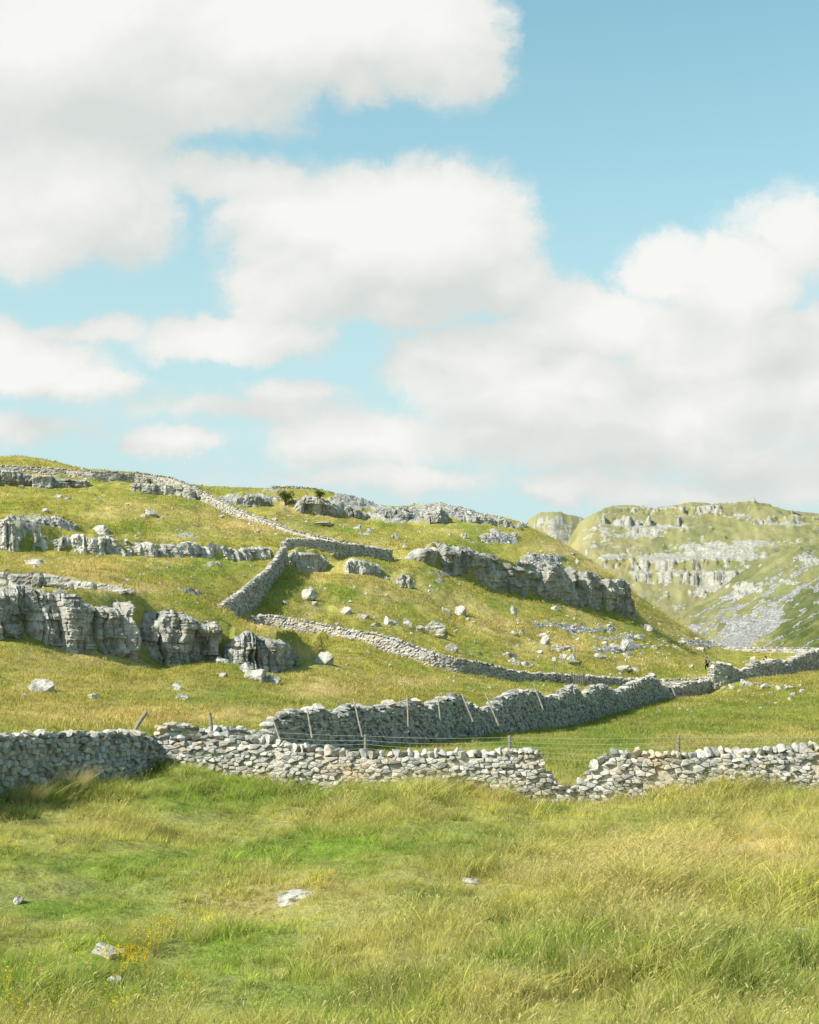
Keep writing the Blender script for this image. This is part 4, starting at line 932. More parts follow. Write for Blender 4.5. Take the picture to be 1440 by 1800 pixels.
# smaller stones: countable, alike
zones = [(940,1100,150,20,26),(1090,1120,70,18,30),(1010,1140,90,16,22),(760,1160,90,10,10),(870,945,40,9,14),(950,990,60,14,14),(230,1035,120,8,10),(200,955,170,10,18),(330,1000,100,20,10),(650,1060,120,30,8),(600,1150,90,16,10),(420,1215,110,14,6),(740,905,120,12,20),(1350,1206,70,8,8),(1190,1130,50,10,12),(860,1150,90,14,8),(560,905,120,14,16)]
zones += [(500,1140,60,20,8),(300,920,200,25,8),(700,1040,160,20,10),(1080,1150,110,14,12),(830,1110,120,20,10)]
r_ = np.random.RandomState(5); cnt = 0
for cx, cy, rx, ry, n in zones:
    for _ in range(n):
        px, py = cx + r_.normal() * rx * .6, cy + r_.normal() * ry * .6
        w = r_.uniform(3.5, 10)
        if cnt < 280: boulder(px, py, w, w * r_.uniform(.4, .75), label='small pale limestone lump scattered on the hillside turf', group='small stones scattered on the hillside', name='stone', cat='stone'); cnt += 1

# ------------------------------------------------------------------ posts, wires, gate
def tube(pts, rad, n=6):
    pts = [Vector(p) for p in pts]; V_, F_ = [], []
    for i, p in enumerate(pts):
        d = (pts[min(i + 1, len(pts) - 1)] - pts[max(i - 1, 0)]).normalized()
        a = d.cross(Vector((0, .1, 1))).normalized(); b = d.cross(a)
        rr = rad[i] if isinstance(rad, (list, tuple)) else rad
        for k in range(n):
            t = 2 * math.pi * k / n; V_.append(p + a * math.cos(t) * rr + b * math.sin(t) * rr)
    for i in range(len(pts) - 1):
        for k in range(n):
            F_.append((i * n + k, i * n + (k + 1) % n, (i + 1) * n + (k + 1) % n, (i + 1) * n + k))
    F_.append(tuple(range(n))[::-1]); F_.append(tuple((len(pts) - 1) * n + k for k in range(n)))
    return V_, F_
def post_mesh(name, base, top, rad, org, mat, jag=True):
    b = Vector(base); t = Vector(top); k = 7
    pts = [b.lerp(t, i / k) + Vector((random.uniform(-1, 1), random.uniform(-1, 1), 0)) * rad * .12 for i in range(k + 1)]
    v, f = tube([p - Vector(org) for p in pts], [rad * random.uniform(.9, 1.08) for _ in pts], 8)
    return mk(name, [tuple(p) for p in v], f, mat, False)

# wire fence behind the foreground wall
fp = [(300,1284,1320,43.4),(400,1277,1330,43.3),(643,1291,1345,43),(896,1293,1350,42.5),(1193,1293,1345,42),(1520,1290,1345,41.5)]
root = empty('wire_fence', P(643, 1340, 43)); tag(root, 'post and wire fence standing just behind the foreground wall, seen through its gap', 'fence'); org = Vector(root.location)
tops = []
for px, t, b, D in fp[1:]:
    T = Vector(P(px, t, D)); zb_ = zat(T.x, T.y)[0]
    Bv = Vector((T.x + random.uniform(-.03, .03), T.y, zb_ - .3))
    ob('post', post_mesh('post', Bv, T, .045, org, M_wood), root); tops.append((T, zb_))
for k, fr in enumerate((.04, .16, .26, .37, .5)):
    line = []
    for i in range(len(tops) - 1):
        (a, za), (b, zb2) = tops[i], tops[i + 1]
        p = Vector((a.x, a.y - .05, a.z - fr * 1.1)); q = Vector((b.x, b.y - .05, b.z - fr * 1.1))
        for j in range(12):
            t = j / 12; line.append(p.lerp(q, t) - Vector((0, 0, (.05 + .03 * k) * 4 * t * (1 - t))) - org)
    line.append(q - org)
    v, f = tube(line, .0045, 5); ob('wire', mk('wire', [tuple(p) for p in v], f, M_wire), root)

# leaning posts along the shaded wall, strung with old wire
LP = [((480,1264),(494,1300),45),((540,1246),(549,1292),47.2),((622,1229),(637,1290),50.3),((716,1222),(718,1282),54),((770,1228),(777,1284),56.6),((812,1220),(832,1263),59.5),((853,1218),(877,1270),62.8),((938,1201),(958,1250),70.5),((986,1212),(989,1235),77),((1006,1201),(1011,1216),80),((1073,1215),(1085,1232),91),((1113,1198),(1119,1228),96.5),((1176,1195),(1187,1217),106.5)]
root = empty('wire_fence', P(620, 1300, 50)); tag(root, 'old fence of leaning grey posts and slack wire propped against the shaded wall', 'fence'); org = Vector(root.location)
pt = []
for (tx, ty), (bx_, by_), D in LP:
    T = Vector(P(tx, ty, D - .5)); Bv = Vector(P(bx_, by_ + 6, D - 1.3))
    ob('post', post_mesh('post', Bv, T, .019 + .00025 * D, org, M_wood), root); pt.append((T, Bv))
for fr in (.12, .45, .7):
    line = []
    for (a, b), (c, d) in zip(pt[:-1], pt[1:]):
        p = a.lerp(b, fr); q = c.lerp(d, fr)
        for j in range(8):
            t = j / 8; line.append(p.lerp(q, t) - Vector((0, .07, .35 * t * (1 - t))) - org)
    v, f = tube(line, .004, 4); ob('wire', mk('wire', [tuple(p) for p in v], f, M_wire), root)
# short fence on the left behind the tumbled stub
root = empty('fence_post', P(235, 1290, 44.5)); org = Vector(root.location)
root2 = ob('fence_post', post_mesh('fence_post', P(231, 1292, 44.2), P(257, 1252, 44.4), .055, org, M_wood), None, org); bpy.data.objects.remove(root)
tag(root2, 'single grey post leaning steeply right above the shaded near wall', 'post')
root2.name = 'fence_post'
org = Vector(P(372, 1300, 43.8))
tag(ob('fence_post', post_mesh('fence_post', P(376, 1312, 43.8), P(369, 1253, 43.8), .05, org, M_wood), None, org), 'thin upright post behind the wall, tallest near the tumbled stub', 'post')
# stake of the far corner
org = Vector(P(1258, 1170, 115.3))
tag(ob('stake', post_mesh('stake', P(1255, 1180, 115.3), P(1258, 1156, 115.3), .04, org, M_wood), None, org), 'thin stake standing against the lit end of the right wall', 'post')

def box(cx, cy, cz, sx, sy, sz):
    v = [(cx + i * sx / 2, cy + j * sy / 2, cz + k * sz / 2) for i in (-1, 1) for j in (-1, 1) for k in (-1, 1)]
    f = [(0, 1, 3, 2), (4, 6, 7, 5), (0, 4, 5, 1), (2, 3, 7, 6), (0, 2, 6, 4), (1, 5, 7, 3)]
    return v, f
def boxes(name, lst, mat, parent):
    V_, F_ = [], []
    for b in lst:
        v, f = box(*b); F_ += [tuple(i + len(V_) for i in q) for q in f]; V_ += v
    me = mk(name, V_, F_, mat)
    o = ob(name, me, parent); m = o.modifiers.new('bevel', 'BEVEL'); m.width = .008; m.segments = 1
    return o
# wicket gate in the mid-distance wall
gx, gy, gzz = P(1016, 1206, 117.6)
g = empty('wicket_gate', (gx, gy, gzz - .1), R(6)); tag(g, 'small dark wooden wicket gate with upright slats set in the mid distance wall', 'gate')
for sx in (-.5, .5): boxes('gate_post', [(sx, 0, .62, .11, .11, 1.24)], M_woodd, g)
boxes('rail', [(0, -.02, .28, .86, .05, .09)], M_wood, g); boxes('rail', [(0, -.02, .92, .86, .05, .09)], M_wood, g)
for k in range(6): boxes('slat', [(-.375 + .15 * k, -.06, .58, .06, .025, .98)], M_wood, g)
gx, gy, gzz = P(984, 1203, 116.5)
s = empty('step_stile', (gx, gy, gzz - .1), R(5)); tag(s, 'narrow dark stile opening in the mid distance wall left of the gate', 'stile')
for sx in (-.2, .2): boxes('upright', [(sx, 0, .5, .12, .3, 1.1)], M_woodd, s)
boxes('step', [(0, -.15, .35, .3, .3, .07)], M_woodd, s)
# signpost
gx, gy, gzz = P(974, 1184, 119.5)
s = empty('signpost', (gx, gy, gzz - .3), 0); tag(s, 'wooden signpost with a pale square plate above the mid distance wall', 'signpost')
boxes('post', [(0, 0, .75, .12, .12, 1.75)], M_wood, s)
boxes('sign_plate', [(0, -.08, 1.5, .30, .03, .34)], simple_mat('pale_plate', (.62, .62, .55), 6, .1), s)

# ------------------------------------------------------------------ people
def skin(name, verts, edges, radii, mat, parent=None, sub=1, root=0):
    me = bpy.data.meshes.new(name); me.from_pydata(verts, edges, []); me.update()
    o = bpy.data.objects.new(name, me); link(o)
    m = o.modifiers.new('skin', 'SKIN')
    for v, r in zip(me.skin_vertices[0].data, radii):
        v.radius = (r, r) if not isinstance(r, tuple) else r
    for i in (root if isinstance(root, (list, tuple)) else [root]): me.skin_vertices[0].data[i].use_root = True
    if sub: s_ = o.modifiers.new('sub', 'SUBSURF'); s_.levels = sub; s_.render_levels = sub
    dg = bpy.context.evaluated_depsgraph_get(); e = o.evaluated_get(dg); m2 = bpy.data.meshes.new_from_object(e)
    o.modifiers.clear(); o.data = m2; m2.materials.clear(); m2.materials.append(mat)
    for p in m2.polygons: p.use_smooth = True
    if parent: o.parent = parent
    return o
M_skin = simple_mat('skin', (.52, .33, .24), 30, .06, .6); M_hair = simple_mat('dark_hair', (.03, .02, .015), 40, .3, .6)
def person(loc, rz, jacket, trousers, label, pack=None, cap=None):
    rt = empty('person', loc, rz); tag(rt, label, 'person')
    J = {'pel': (0, 0, .95), 'bel': (0, .01, 1.1), 'che': (0, .02, 1.32), 'nec': (0, .01, 1.50), 'hea': (0, -.01, 1.60), 'top': (0, 0, 1.72)}
    v = [J[k] for k in ('pel', 'bel', 'che', 'nec', 'hea', 'top')]; e = [(i, i + 1) for i in range(5)]; rr = [.13, .125, (.16, .12), .055, .085, .075]
    def ch(par, pts, rs):
        for p, q in zip(pts, rs):
            v.append(p); rr.append(q); e.append((par, len(v) - 1)); par = len(v) - 1
        return par
    for s_ in (-1, 1):
        st = .16 * s_
        ch(0, [(.09 * s_, -.0, .88), (.10 * s_, -st * .5 - .03, .5), (.10 * s_, -st + .04, .10), (.11 * s_, -st - .12, .04)], [.095, .06, .042, .032])
        w_ = ch(2, [(.19 * s_, .02, 1.42), (.25 * s_, .05 + st * .4, 1.15), (.25 * s_, -.06 + st, .93), (.245 * s_, -.09 + st, .86)], [.06, .045, .033, .03])
        hx, hy, hz = v[w_]
        for q in range(4):
            ch(w_, [(hx + s_ * .004, hy - .028 + q * .018, hz - .045), (hx, hy - .03 + q * .018, hz - (.075, .085, .082, .07)[q])], [.009, .008])
        ch(w_, [(hx - s_ * .01, hy - .045, hz - .02), (hx - s_ * .012, hy - .058, hz - .05)], [.01, .009])
    b = skin('body', v, e, rr, M_skin, rt, 1)
    # nose / ears as a little relief
    bm = bmesh.new(); bm.from_mesh(b.data)
    for loc_, sz in (((0, -.105, 1.60), .014), ((.088, 0, 1.60), .018), ((-.088, 0, 1.60), .018)):
        bmesh.ops.create_icosphere(bm, subdivisions=2, radius=sz, matrix=Matrix.Translation(loc_))
    bm.to_mesh(b.data); bm.free()
    fe = []
    mj = simple_mat('jacket_cloth', jacket, 20, .15); mt = simple_mat('trouser_cloth', trousers, 20, .15)
    v2 = [(0, 0, .9), (0, .01, 1.1), (0, .02, 1.32), (0, .01, 1.47)]; e2 = [(0, 1), (1, 2), (2, 3)]; r2 = [.16, .15, (.185, .145), .07]
    for s_ in (-1, 1):
        st = .16 * s_; v2 += [(.19 * s_, .02, 1.42), (.25 * s_, .05 + st * .4, 1.15), (.25 * s_, -.05 + st, .95)]; k = len(v2); r2 += [.075, .06, .048]; e2 += [(2, k - 3), (k - 3, k - 2), (k - 2, k - 1)]
    skin('jacket', v2, e2, r2, mj, rt, 1)
    v3 = [(0, 0, .93)]; e3 = []; r3 = [.145]
    for s_ in (-1, 1):
        st = .16 * s_; v3 += [(.09 * s_, 0, .86), (.10 * s_, -st * .5 - .03, .5), (.10 * s_, -st + .04, .12)]; k = len(v3); r3 += [.11, .08, .06]; e3 += [(0, k - 3), (k - 3, k - 2), (k - 2, k - 1)]
    skin('trousers', v3, e3, r3, mt, rt, 1)
    hv = chunk(I3, 3, 9, .05) * np.array((.1, .105, .095)) + np.array((0, .025, 1.665))
    ob('hat' if cap else 'hair', mk('hair', hv, I3[1].astype(np.int32), simple_mat('hat_cloth', cap, 20, .1) if cap else M_hair, True), rt)
    if pack: 
        pv = chunk(I3, 8, 12, .03, .6, .9) * np.array((.17, .12, .27)) + np.array((0, .22, 1.22))
        ob('backpack', mk('backpack', pv, I3[1].astype(np.int32), simple_mat('pack_cloth', pack, 20, .15), True), rt)
    return rt
hx, hy = hit(1243, 1180)
hz = zat(hx, hy)[0]; print('PERSON', hx, hy, hz)
D = hy; k = (22 / F * D) / 1.74
p = person((hx, hy, hz), R(-150), (.05, .055, .075), (.018, .018, .022), 'hiker in dark clothes with grey backpack on grass left of the right wall', pack=(.17, .18, .2)); k *= 1.12; p.scale = (k * 1.2, k * 1.2, k)
q = P(1346, 1153, 124.5); zz = zat(q[0], q[1])[0]; k = max(.5, (q[2] - zz) / 1.76); print('P2', q, zz, k)
p = person((q[0], q[1], zz), R(160), (.02, .02, .025), (.03, .03, .04), 'person whose dark head just shows over the top of the right wall'); p.scale = (min(k, 1.1),) * 3
q = P(1324, 1164, 119.7)
o = ob('stone', BLIB[4], None, (q[0], q[1], q[2] + .12)); o.scale = (.26, .22, .38); tag(o, 'pointed pale stone standing up on top of the right wall', 'stone')
q = P(1146, 1190, 124.2)
o = ob('stone', BLIB[7], None, (q[0], q[1], q[2] + .1)); o.scale = (.4, .3, .36); tag(o, 'pale pointed stone sitting on the mid distance wall right of the gate', 'stone')

# ------------------------------------------------------------------ bushes
def bush(px, py, wpx, hpx, seed, label, col, n=2600):
    r = np.random.RandomState(seed); x, y = hit(px, py); y += .5; z = zat(x, y)[0]; mpp = y / F
    W_, H_ = wpx * mpp / 2, hpx * mpp
    rt = empty('hawthorn_bush', (x, y, z - .1)); tag(rt, label, 'bush')
    vv, ff = [], []
    for k in range(7):
        a = r.uniform(0, 6.28); l = W_ * r.uniform(.3, .7); pts = [(0, 0, -.2), (math.cos(a) * l * .3, math.sin(a) * l * .3, H_ * .35), (math.cos(a) * l, math.sin(a) * l, H_ * r.uniform(.6, .85))]
        v, f = tube(pts, [.09, .06, .02], 6); ff += [tuple(i + len(vv) for i in q) for q in f]; vv += [tuple(p) for p in v]
    ob('trunk', mk('trunk', vv, ff, M_woodd), rt)
    cl = r.normal(size=(16, 3)); cl /= np.linalg.norm(cl, axis=1)[:, None]; cl *= r.uniform(.2, .75, (16, 1)); cr = r.uniform(.25, .48, 16)
    V_ = []; 
    for i in range(n):
        c = r.randint(16); d = r.normal(size=3); d /= np.linalg.norm(d); p = cl[c] + d * cr[c] * r.uniform(.6, 1.05)
        p = p * np.array((W_, W_ * .8, H_ * .52)) + np.array((0, 0, H_ * .55))
        if p[2] < .05: continue
        a, b = r.normal(size=(2, 3)); a /= np.linalg.norm(a); b -= a * (a @ b); b /= np.linalg.norm(b); s_ = .07 * r.uniform(.6, 1.5) * (W_ / 1.8)
        V_ += [p - a * s_, p + b * s_ * .6, p + a * s_, p - b * s_ * .6]
    V_ = np.array(V_); F_ = np.arange(len(V_)).reshape(-1, 4).astype(np.int32)
    bl = np.repeat(r.rand(len(V_) // 4), 4)
    ob('crown', mk('crown', V_, F_, grass_mat('bush_leaves', tint=col, tipf=0, trans=.25), False, {'bl': np.c_[bl, bl * 0, bl * 0]}), rt)
bush(502, 895, 36, 30, 1, 'dark round bush against the crag, lower left of the two near the skyline', (.055, .075, .02))
bush(562, 879, 28, 20, 2, 'round green bush on top of the crag at the skyline', (.085, .12, .025))
bush(263, 852, 18, 15, 3, 'small lone bush growing against the skyline wall at upper left', (.09, .12, .03), 1500)

# ------------------------------------------------------------------ grass
def tuft(name, n, rad, h, w, bend, seed, straw=.08, heads=0, seg=3, mat=None, flat=.25, lean=(.15, 0)):
    r = np.random.RandomState(seed); V_, F_, Bl = [], [], []
    for i in range(n):
        a = r.uniform(0, 2 * math.pi); d = rad * math.sqrt(r.rand()); bx_, by_ = d * math.cos(a), d * math.sin(a)
        hh = h * r.uniform(.55, 1.15); oa = a + r.normal() * .9; out = bend * hh * r.uniform(.3, 1.1)
        dx, dy = math.cos(oa) * out + lean[0] * hh, math.sin(oa) * out + lean[1] * hh
        fa = r.uniform(0, math.pi); fx, fy_ = math.cos(fa), math.sin(fa)
        rn = r.rand(); st = 1. if (r.rand() < straw) else 0.
        sg = seg; base = len(V_)
        for k in range(sg + 1):
            t = k / sg; q = t ** 1.8; ww = w * (1 - t * .85) * r.uniform(.9, 1.1)
            c = (bx_ + dx * q, by_ + dy * q, hh * (t - flat * bend * t * t))
            V_ += [(c[0] - fx * ww / 2, c[1] - fy_ * ww / 2, c[2]), (c[0] + fx * ww / 2, c[1] + fy_ * ww / 2, c[2])]
            Bl += [(rn, t, st * .8)] * 2
            if k: F_.append((base + 2 * k - 2, base + 2 * k - 1, base + 2 * k + 1, base + 2 * k))
        if heads and i < heads:
            L_ = h * .16; b0 = len(V_); hw = w * 2.2; dr = np.array((dx, dy, hh * .35)); dr /= np.linalg.norm(dr) + 1e-6
            for k, wq in enumerate((.4, 1, .8, .1)):
                cc = np.array(c) + dr * L_ * k / 3 - np.array((0, 0, L_ * .12 * k * k / 3))
                V_ += [tuple(cc - np.array((fx, fy_, 0)) * hw * wq / 2), tuple(cc + np.array((fx, fy_, 0)) * hw * wq / 2)]; Bl += [(rn, 1, 1)] * 2
                if k: F_.append((b0 + 2 * k - 2, b0 + 2 * k - 1, b0 + 2 * k + 1, b0 + 2 * k))
    me = mk(name, V_, np.array(F_, np.int32), mat or M_grass, False, {'bl': np.array(Bl)})
    return bpy.data.objects.new(name, me)

def scatter(name, label, pos, rot, scl, idx, tint, protos, kind='stuff'):
    coll = bpy.data.collections.new(name + '_source')
    for k, p in enumerate(protos):
        p.name = '%s_kind_%02d' % (name, k); coll.objects.link(p)
    me = bpy.data.meshes.new(name); me.vertices.add(len(pos)); me.vertices.foreach_set('co', np.asarray(pos, np.float32).ravel())
    for nme, a, t in (('rot', rot, 'FLOAT_VECTOR'), ('scl', scl, 'FLOAT_VECTOR'), ('idx', idx, 'INT')):
        at = me.attributes.new(nme, t, 'POINT'); at.data.foreach_set('vector' if t == 'FLOAT_VECTOR' else 'value', np.asarray(a, np.int32 if t == 'INT' else np.float32).ravel())
    at = me.attributes.new('tint', 'FLOAT_COLOR', 'POINT'); at.data.foreach_set('color', np.c_[tint, np.ones(len(tint))].astype(np.float32).ravel())
    me.update(); o = ob(name, me); tag(o, label, None, None, kind)
    g = bpy.data.node_groups.new(name + '_nodes', 'GeometryNodeTree')
    g.interface.new_socket('Geometry', in_out='INPUT', socket_type='NodeSocketGeometry'); g.interface.new_socket('Geometry', in_out='OUTPUT', socket_type='NodeSocketGeometry')
    gi = g.nodes.new('NodeGroupInput'); go = g.nodes.new('NodeGroupOutput')
    ci = g.nodes.new('GeometryNodeCollectionInfo'); ci.inputs['Collection'].default_value = coll; ci.inputs['Separate Children'].default_value = True; ci.inputs['Reset Children'].default_value = True
    ip = g.nodes.new('GeometryNodeInstanceOnPoints'); ip.inputs['Pick Instance'].default_value = True
    def na(nm_, t):
        n = g.nodes.new('GeometryNodeInputNamedAttribute'); n.data_type = t; n.inputs['Name'].default_value = nm_; return n.outputs['Attribute']
    g.links.new(gi.outputs[0], ip.inputs['Points']); g.links.new(ci.outputs[0], ip.inputs['Instance'])
    g.links.new(na('idx', 'INT'), ip.inputs['Instance Index']); g.links.new(na('rot', 'FLOAT_VECTOR'), ip.inputs['Rotation']); g.links.new(na('scl', 'FLOAT_VECTOR'), ip.inputs['Scale'])
    g.links.new(ip.outputs[0], go.inputs[0])
    m = o.modifiers.new('scatter', 'NODES'); m.node_group = g
    return o

FULL = 1.0
protos = [tuft('t', 24, .15, .20, .011, .55, 1, .1), tuft('t', 22, .15, .24, .012, .7, 2, .2), tuft('t', 28, .17, .15, .010, .5, 3, .08),
          tuft('t', 20, .12, .36, .012, .8, 4, .15, seg=4), tuft('t', 18, .12, .42, .013, 1.0, 5, .3, seg=4, lean=(.35, 0)),
          tuft('t', 15, .14, .46, .0060, .45, 6, .75, 13, seg=4, lean=(.25, 0)), tuft('t', 14, .15, .54, .0065, .6, 7, .9, 12, seg=4, lean=(.4, 0)),
          tuft('t', 30, .16, .09, .011, .8, 8, .15), tuft('t', 9, .10, .16, .035, .9, 9, 0, seg=3)]
r = np.random.RandomState(77)
n = int(36000 * FULL)
y = r.uniform(11.3, 44.5, n); u = r.uniform(-.40, .40, n); x = u * y
z, own_, rk, sr, tc_ = terrain(x, y)
px, py = proj(x, y, z)
nn = fbm(x / 1.7, y / 2.2, seed=71, o=3)
short = paint([(230,1590,330,60,1.),(420,1690,260,50,.7),(640,1610,160,40,.8),(100,1500,120,30,.4),(550,1540,200,40,.5)], px + 40 * nn, py + 15 * nn)
longm = paint([(1150,1560,420,110,1.),(1250,1720,300,90,1.),(150,1750,220,60,.8),(900,1760,200,60,.8),(100,1390,200,25,.9),(700,1395,500,18,1.),(1200,1392,400,18,1.1),(500,1600,110,24,.8),(550,1680,80,20,.4),(760,1540,60,12,.6)], px + 40 * nn, py + 10 * nn)
dryness = np.clip((tc_[:, 0] - tc_[:, 1]) / .07 + .6, 0, 1.3)
sc1 = (.64 + .50 * longm - .35 * short + .60 * nn + .35 * fbm(x / .55, y / .7, seed=72, o=2)) * r.uniform(.7, 1.3, n)
for bx_, by_, rw, rh in ((188,1690,48,22),(515,1590,48,20),(832,1558,36,10),(200,1730,28,14),(1412,1636,32,14),(30,1590,24,12),(765,1556,30,10)):
    sc1 = sc1 * (1 - .72 * np.exp(-(((px - bx_) / rw) ** 2 + ((py - by_) / rh) ** 2)))
sc1 = np.clip(sc1, .15, 1.7)
q = r.rand(n)
idx = np.where(short > .45, np.where(q < .6, 7, 2), np.where(longm > .5, np.where(q < .45, 3, np.where(q < .7, 4, r.randint(0, 3, n))), r.randint(0, 4, n)))
idx = np.where((r.rand(n) < .11 + .40 * np.clip(dryness - .62, 0, 1)) & (short < .55), r.randint(5, 7, n), idx)
idx = np.where(r.rand(n) < .05, 8, idx)
pal = np.where(idx >= 5, 1, 0) * (idx < 7)
tn = tc_ * np.array((1.04, 1.08, .92)) * r.uniform(.8, 1.65, (n, 1)) * (1 + .55 * fbm(x / .9, y / 1.1, seed=73, o=2))[:, None]
tn = tn * (1 - .45 * pal[:, None]) + np.array((.56, .43, .24)) * .45 * pal[:, None]
rot = np.c_[r.normal(0, .08, n), r.normal(0, .08, n), r.uniform(-.9, .9, n) + np.where(r.rand(n) < .3, math.pi, 0)]
scl = np.c_[.9 + .2 * r.rand(n), .9 + .2 * r.rand(n), np.ones(n)] * (sc1 * (.75 + y * .012))[:, None]
scl[:, 2] = sc1 * 1.0
scatter('meadow_grass', 'long mixed green and straw coloured meadow grass', np.c_[x, y, z - .015], rot, scl, idx, tn, protos)

# hillside turf
protos2 = [tuft('t', 16, .30, .16, .022, .6, 21, .1, seg=2), tuft('t', 14, .32, .22, .020, .8, 22, .2, seg=2), tuft('t', 18, .34, .11, .025, .7, 23, .05, seg=2)]
n = int(46000 * FULL)
y = np.exp(r.uniform(math.log(43.5), math.log(150), n)); u = r.uniform(-.36, .36, n); x = u * y
z, own_, rk, sr, tc_ = terrain(x, y)
k = (rk < .35) & (sr < .4) & (own_ == 0)
for key in CL:                                 # keep tufts off the rock faces
    W = np.array([P(px_, b, D)[:2] for px_, b, t, D in CL[key]])
    sd, _ = poly_sd(W, np.ones(len(W)), x, y)
    k &= ~((sd > -.5) & (sd < 1.8) & (np.abs(sd) < 2))
x, y, z, tc_ = x[k], y[k], z[k], tc_[k]; n = len(x)
s1 = r.uniform(.6, 1.25, n) * (.55 + y / 130) * (1 + .5 * fbm(x / 3, y / 5, seed=81))
scatter('hillside_grass', 'rough yellow green grazing turf on the hillside and far field', np.c_[x, y, z - .03], np.c_[np.zeros(n), np.zeros(n), r.uniform(0, 6.28, n)], np.c_[s1 * 1.3, s1 * 1.3, s1], r.randint(0, 3, n), tc_ * r.uniform(.85, 1.18, (n, 1)), protos2)

n = int(30000 * FULL)
y = np.exp(r.uniform(math.log(145), math.log(300), n)); u = r.uniform(-.34, .34, n); x = u * y
z, own_, rk, sr, tc_ = terrain(x, y)
k = (rk < .35) & (sr < .4) & (own_ == 0)
for key in CL:
    W = np.array([P(px_, b, D)[:2] for px_, b, t, D in CL[key]])
    sd, _ = poly_sd(W, np.ones(len(W)), x, y); k &= ~((sd > -.8) & (sd < 2.5))
x, y, z, tc_ = x[k], y[k], z[k], tc_[k]; n = len(x)
s1 = r.uniform(.6, 1.3, n) * 1.6 * (1 + .5 * fbm(x / 5, y / 8, seed=82))
scatter('upland_grass', 'thin rough pasture grass on the upper slopes', np.c_[x, y, z - .05], np.c_[np.zeros(n), np.zeros(n), r.uniform(0, 6.28, n)], np.c_[s1 * 1.5, s1 * 1.5, s1], r.randint(0, 3, n), tc_ * r.uniform(.85, 1.18, (n, 1)), [tuft('t', 12, .32, .13, .035, .7, 31 + q, .1, seg=2) for q in range(3)])

# scree and loose rubble on the slopes
def sm_stone(k):
    me = mk('rubble_piece', SMALL[k], I2[1].astype(np.int32), M_boulder, False); return bpy.data.objects.new('rubble_piece', me)
yy = np.exp(r.uniform(math.log(85), math.log(300), 60000)); uu = r.uniform(-.3, .3, 60000); xx = uu * yy
z, own_, rk, sr, _c = terrain(xx, yy)
k = (own_ == 0) & (((sr > .55) & (r.rand(60000) < .8)) | ((rk > .6) & (r.rand(60000) < .12)) | (r.rand(60000) < .022))
x, y, z = xx[k], yy[k], z[k]; n = len(x); print('rubble', n)
s1 = r.uniform(.05, .16, n) * (1 + (y - 100) / 200) * np.where(r.rand(n) < .05, 2.2, 1)
scatter('scree', 'loose grey limestone scree lying in streaks on the slopes', np.c_[x, y, z + s1 * .1], r.uniform(-.5, .5, (n, 3)) * np.array((1, 1, 6)), np.c_[s1, s1, s1 * .65], r.randint(0, 6, n), np.ones((n, 3)), [sm_stone(i) for i in range(6)])

# yellow wildflowers at the lower left
def flower(seed, col):
    rr = np.random.RandomState(seed); V_, F_, Bl = [], [], []
    for s_ in range(5):
        bx_, by_ = rr.uniform(-.08, .08, 2); h = rr.uniform(.12, .26)
        b = len(V_); V_ += [(bx_ - .002, by_, 0), (bx_ + .002, by_, 0), (bx_ + .002, by_, h), (bx_ - .002, by_, h)]; F_.append((b, b + 1, b + 2, b + 3)); Bl += [(.5, .1, 0)] * 4
        for k in range(8):
            c = np.array((bx_ + rr.normal() * .010, by_ + rr.normal() * .010, h - rr.uniform(0, .08))); a = rr.normal(size=3); a /= np.linalg.norm(a); d = np.cross(a, rr.normal(size=3)); d /= np.linalg.norm(d); q = .007
            b = len(V_); V_ += [tuple(c - a * q), tuple(c + d * q), tuple(c + a * q), tuple(c - d * q)]; F_.append((b, b + 1, b + 2, b + 3)); Bl += [(.5, 1, 1)] * 4
    me = mk('flower', V_, np.array(F_, np.int32), col, False, {'bl': np.array(Bl)}); return bpy.data.objects.new('flower', me)
M_fl = grass_mat('yellow_petals', tipc=(.80, .58, .02), tipf=0, trans=.3); M_fl2 = grass_mat('orange_petals', tipc=(.82, .50, .02), tipf=0, trans=.3)
pts = []
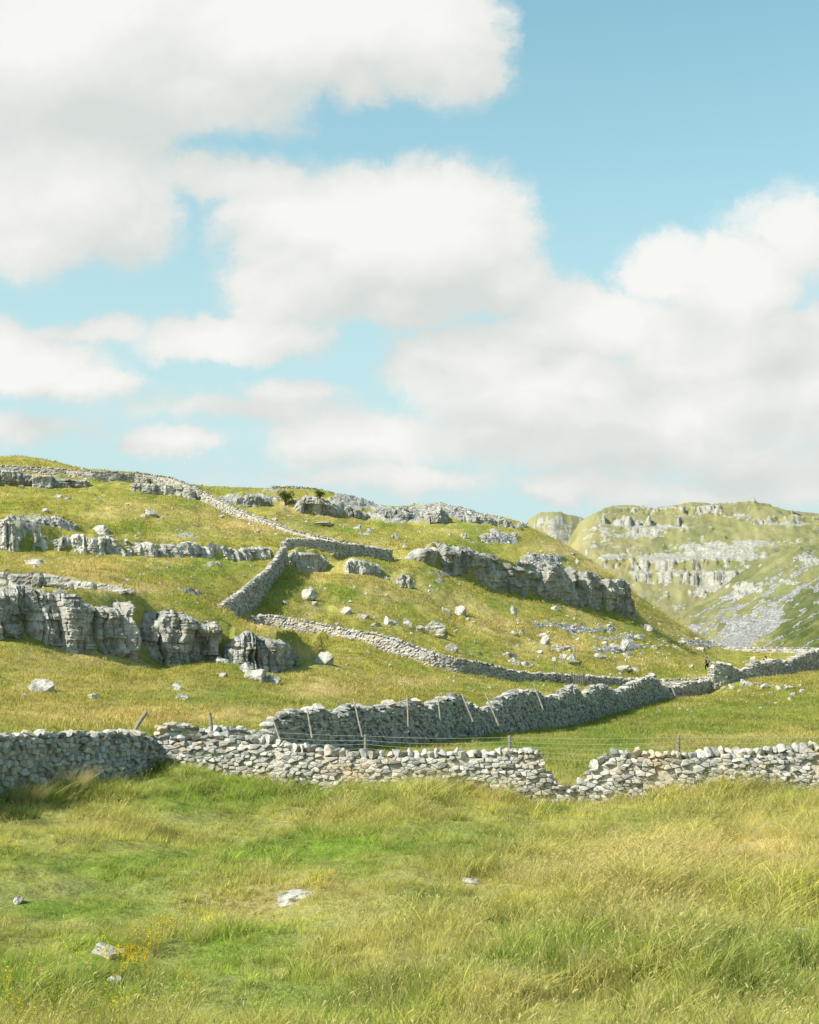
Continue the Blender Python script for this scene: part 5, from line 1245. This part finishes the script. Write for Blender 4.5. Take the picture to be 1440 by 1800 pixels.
for cx, cy, rx, ry, m_ in [(235,1690,22,9,14),(120,1750,90,20,34),(190,1700,70,22,26),(260,1640,50,16,14),(60,1740,40,20,12),(310,1745,40,16,8),(290,1620,20,10,6),(570,1560,30,6,5)]:
    for _ in range(m_):
        a, D = hit(cx + r.normal() * rx * .8, cy + r.normal() * ry * .8 + 6); pts.append((a, D, 1 if cy == 1690 and cx == 235 else 0))
pts = np.array(pts); n = len(pts); zz, _, _, _, tc_ = terrain(pts[:, 0], pts[:, 1])
scatter('yellow_wildflowers', 'small yellow flower spikes in the near grass at lower left', np.c_[pts[:, :2], zz], np.c_[np.zeros(n), np.zeros(n), r.uniform(0, 6, n)], np.full((n, 3), 1.) * r.uniform(.8, 1.3, (n, 1)), pts[:, 2].astype(int) * 2 + r.randint(0, 2, n), tc_, [flower(1, M_fl), flower(2, M_fl), flower(3, M_fl2), flower(4, M_fl2)])

# single tall clumps that stand out against the foreground wall
def clump(px, py, n, rad, h, col, tip, label, seed, name='grass_tussock', lean=(.25, 0)):
    x, y = hit(px, py); z = zat(x, y)[0]
    o = tuft(name, n, rad, h, .008, .75, seed, .3, seg=5, mat=grass_mat(name + '_blades', tint=col, tipc=tip, tipf=.8, trans=.3), lean=lean)
    link(o); o.location = (x, y, z - .02); tag(o, label, 'grass clump')
clump(122, 1396, 620, .36, .85, (.36, .32, .15), (.56, .45, .24), 'straw coloured clump of bent grass in front of the shaded near wall', 1)
clump(50, 1408, 420, .4, .65, (.25, .25, .11), (.50, .42, .22), 'shorter straw clump at the left edge below the shaded near wall', 2)
clump(40, 1432, 360, .4, .42, (.07, .10, .03), (.10, .14, .05), 'dark green rush clump at the left edge under the straw clump', 3, 'rush_clump')
clump(275, 1352, 200, .25, .55, (.08, .11, .03), (.15, .19, .06), 'dark weeds growing in the corner where two near walls meet', 4, 'weed_clump')
clump(900, 1425, 260, .4, .30, (.13, .17, .08), (.24, .28, .13), 'grey green thistly clump below the wall near its gap', 5, 'weed_clump')
clump(1395, 1400, 300, .4, .52, (.24, .24, .06), (.50, .42, .16), 'tall yellowish tussock against the wall at the right edge', 6)
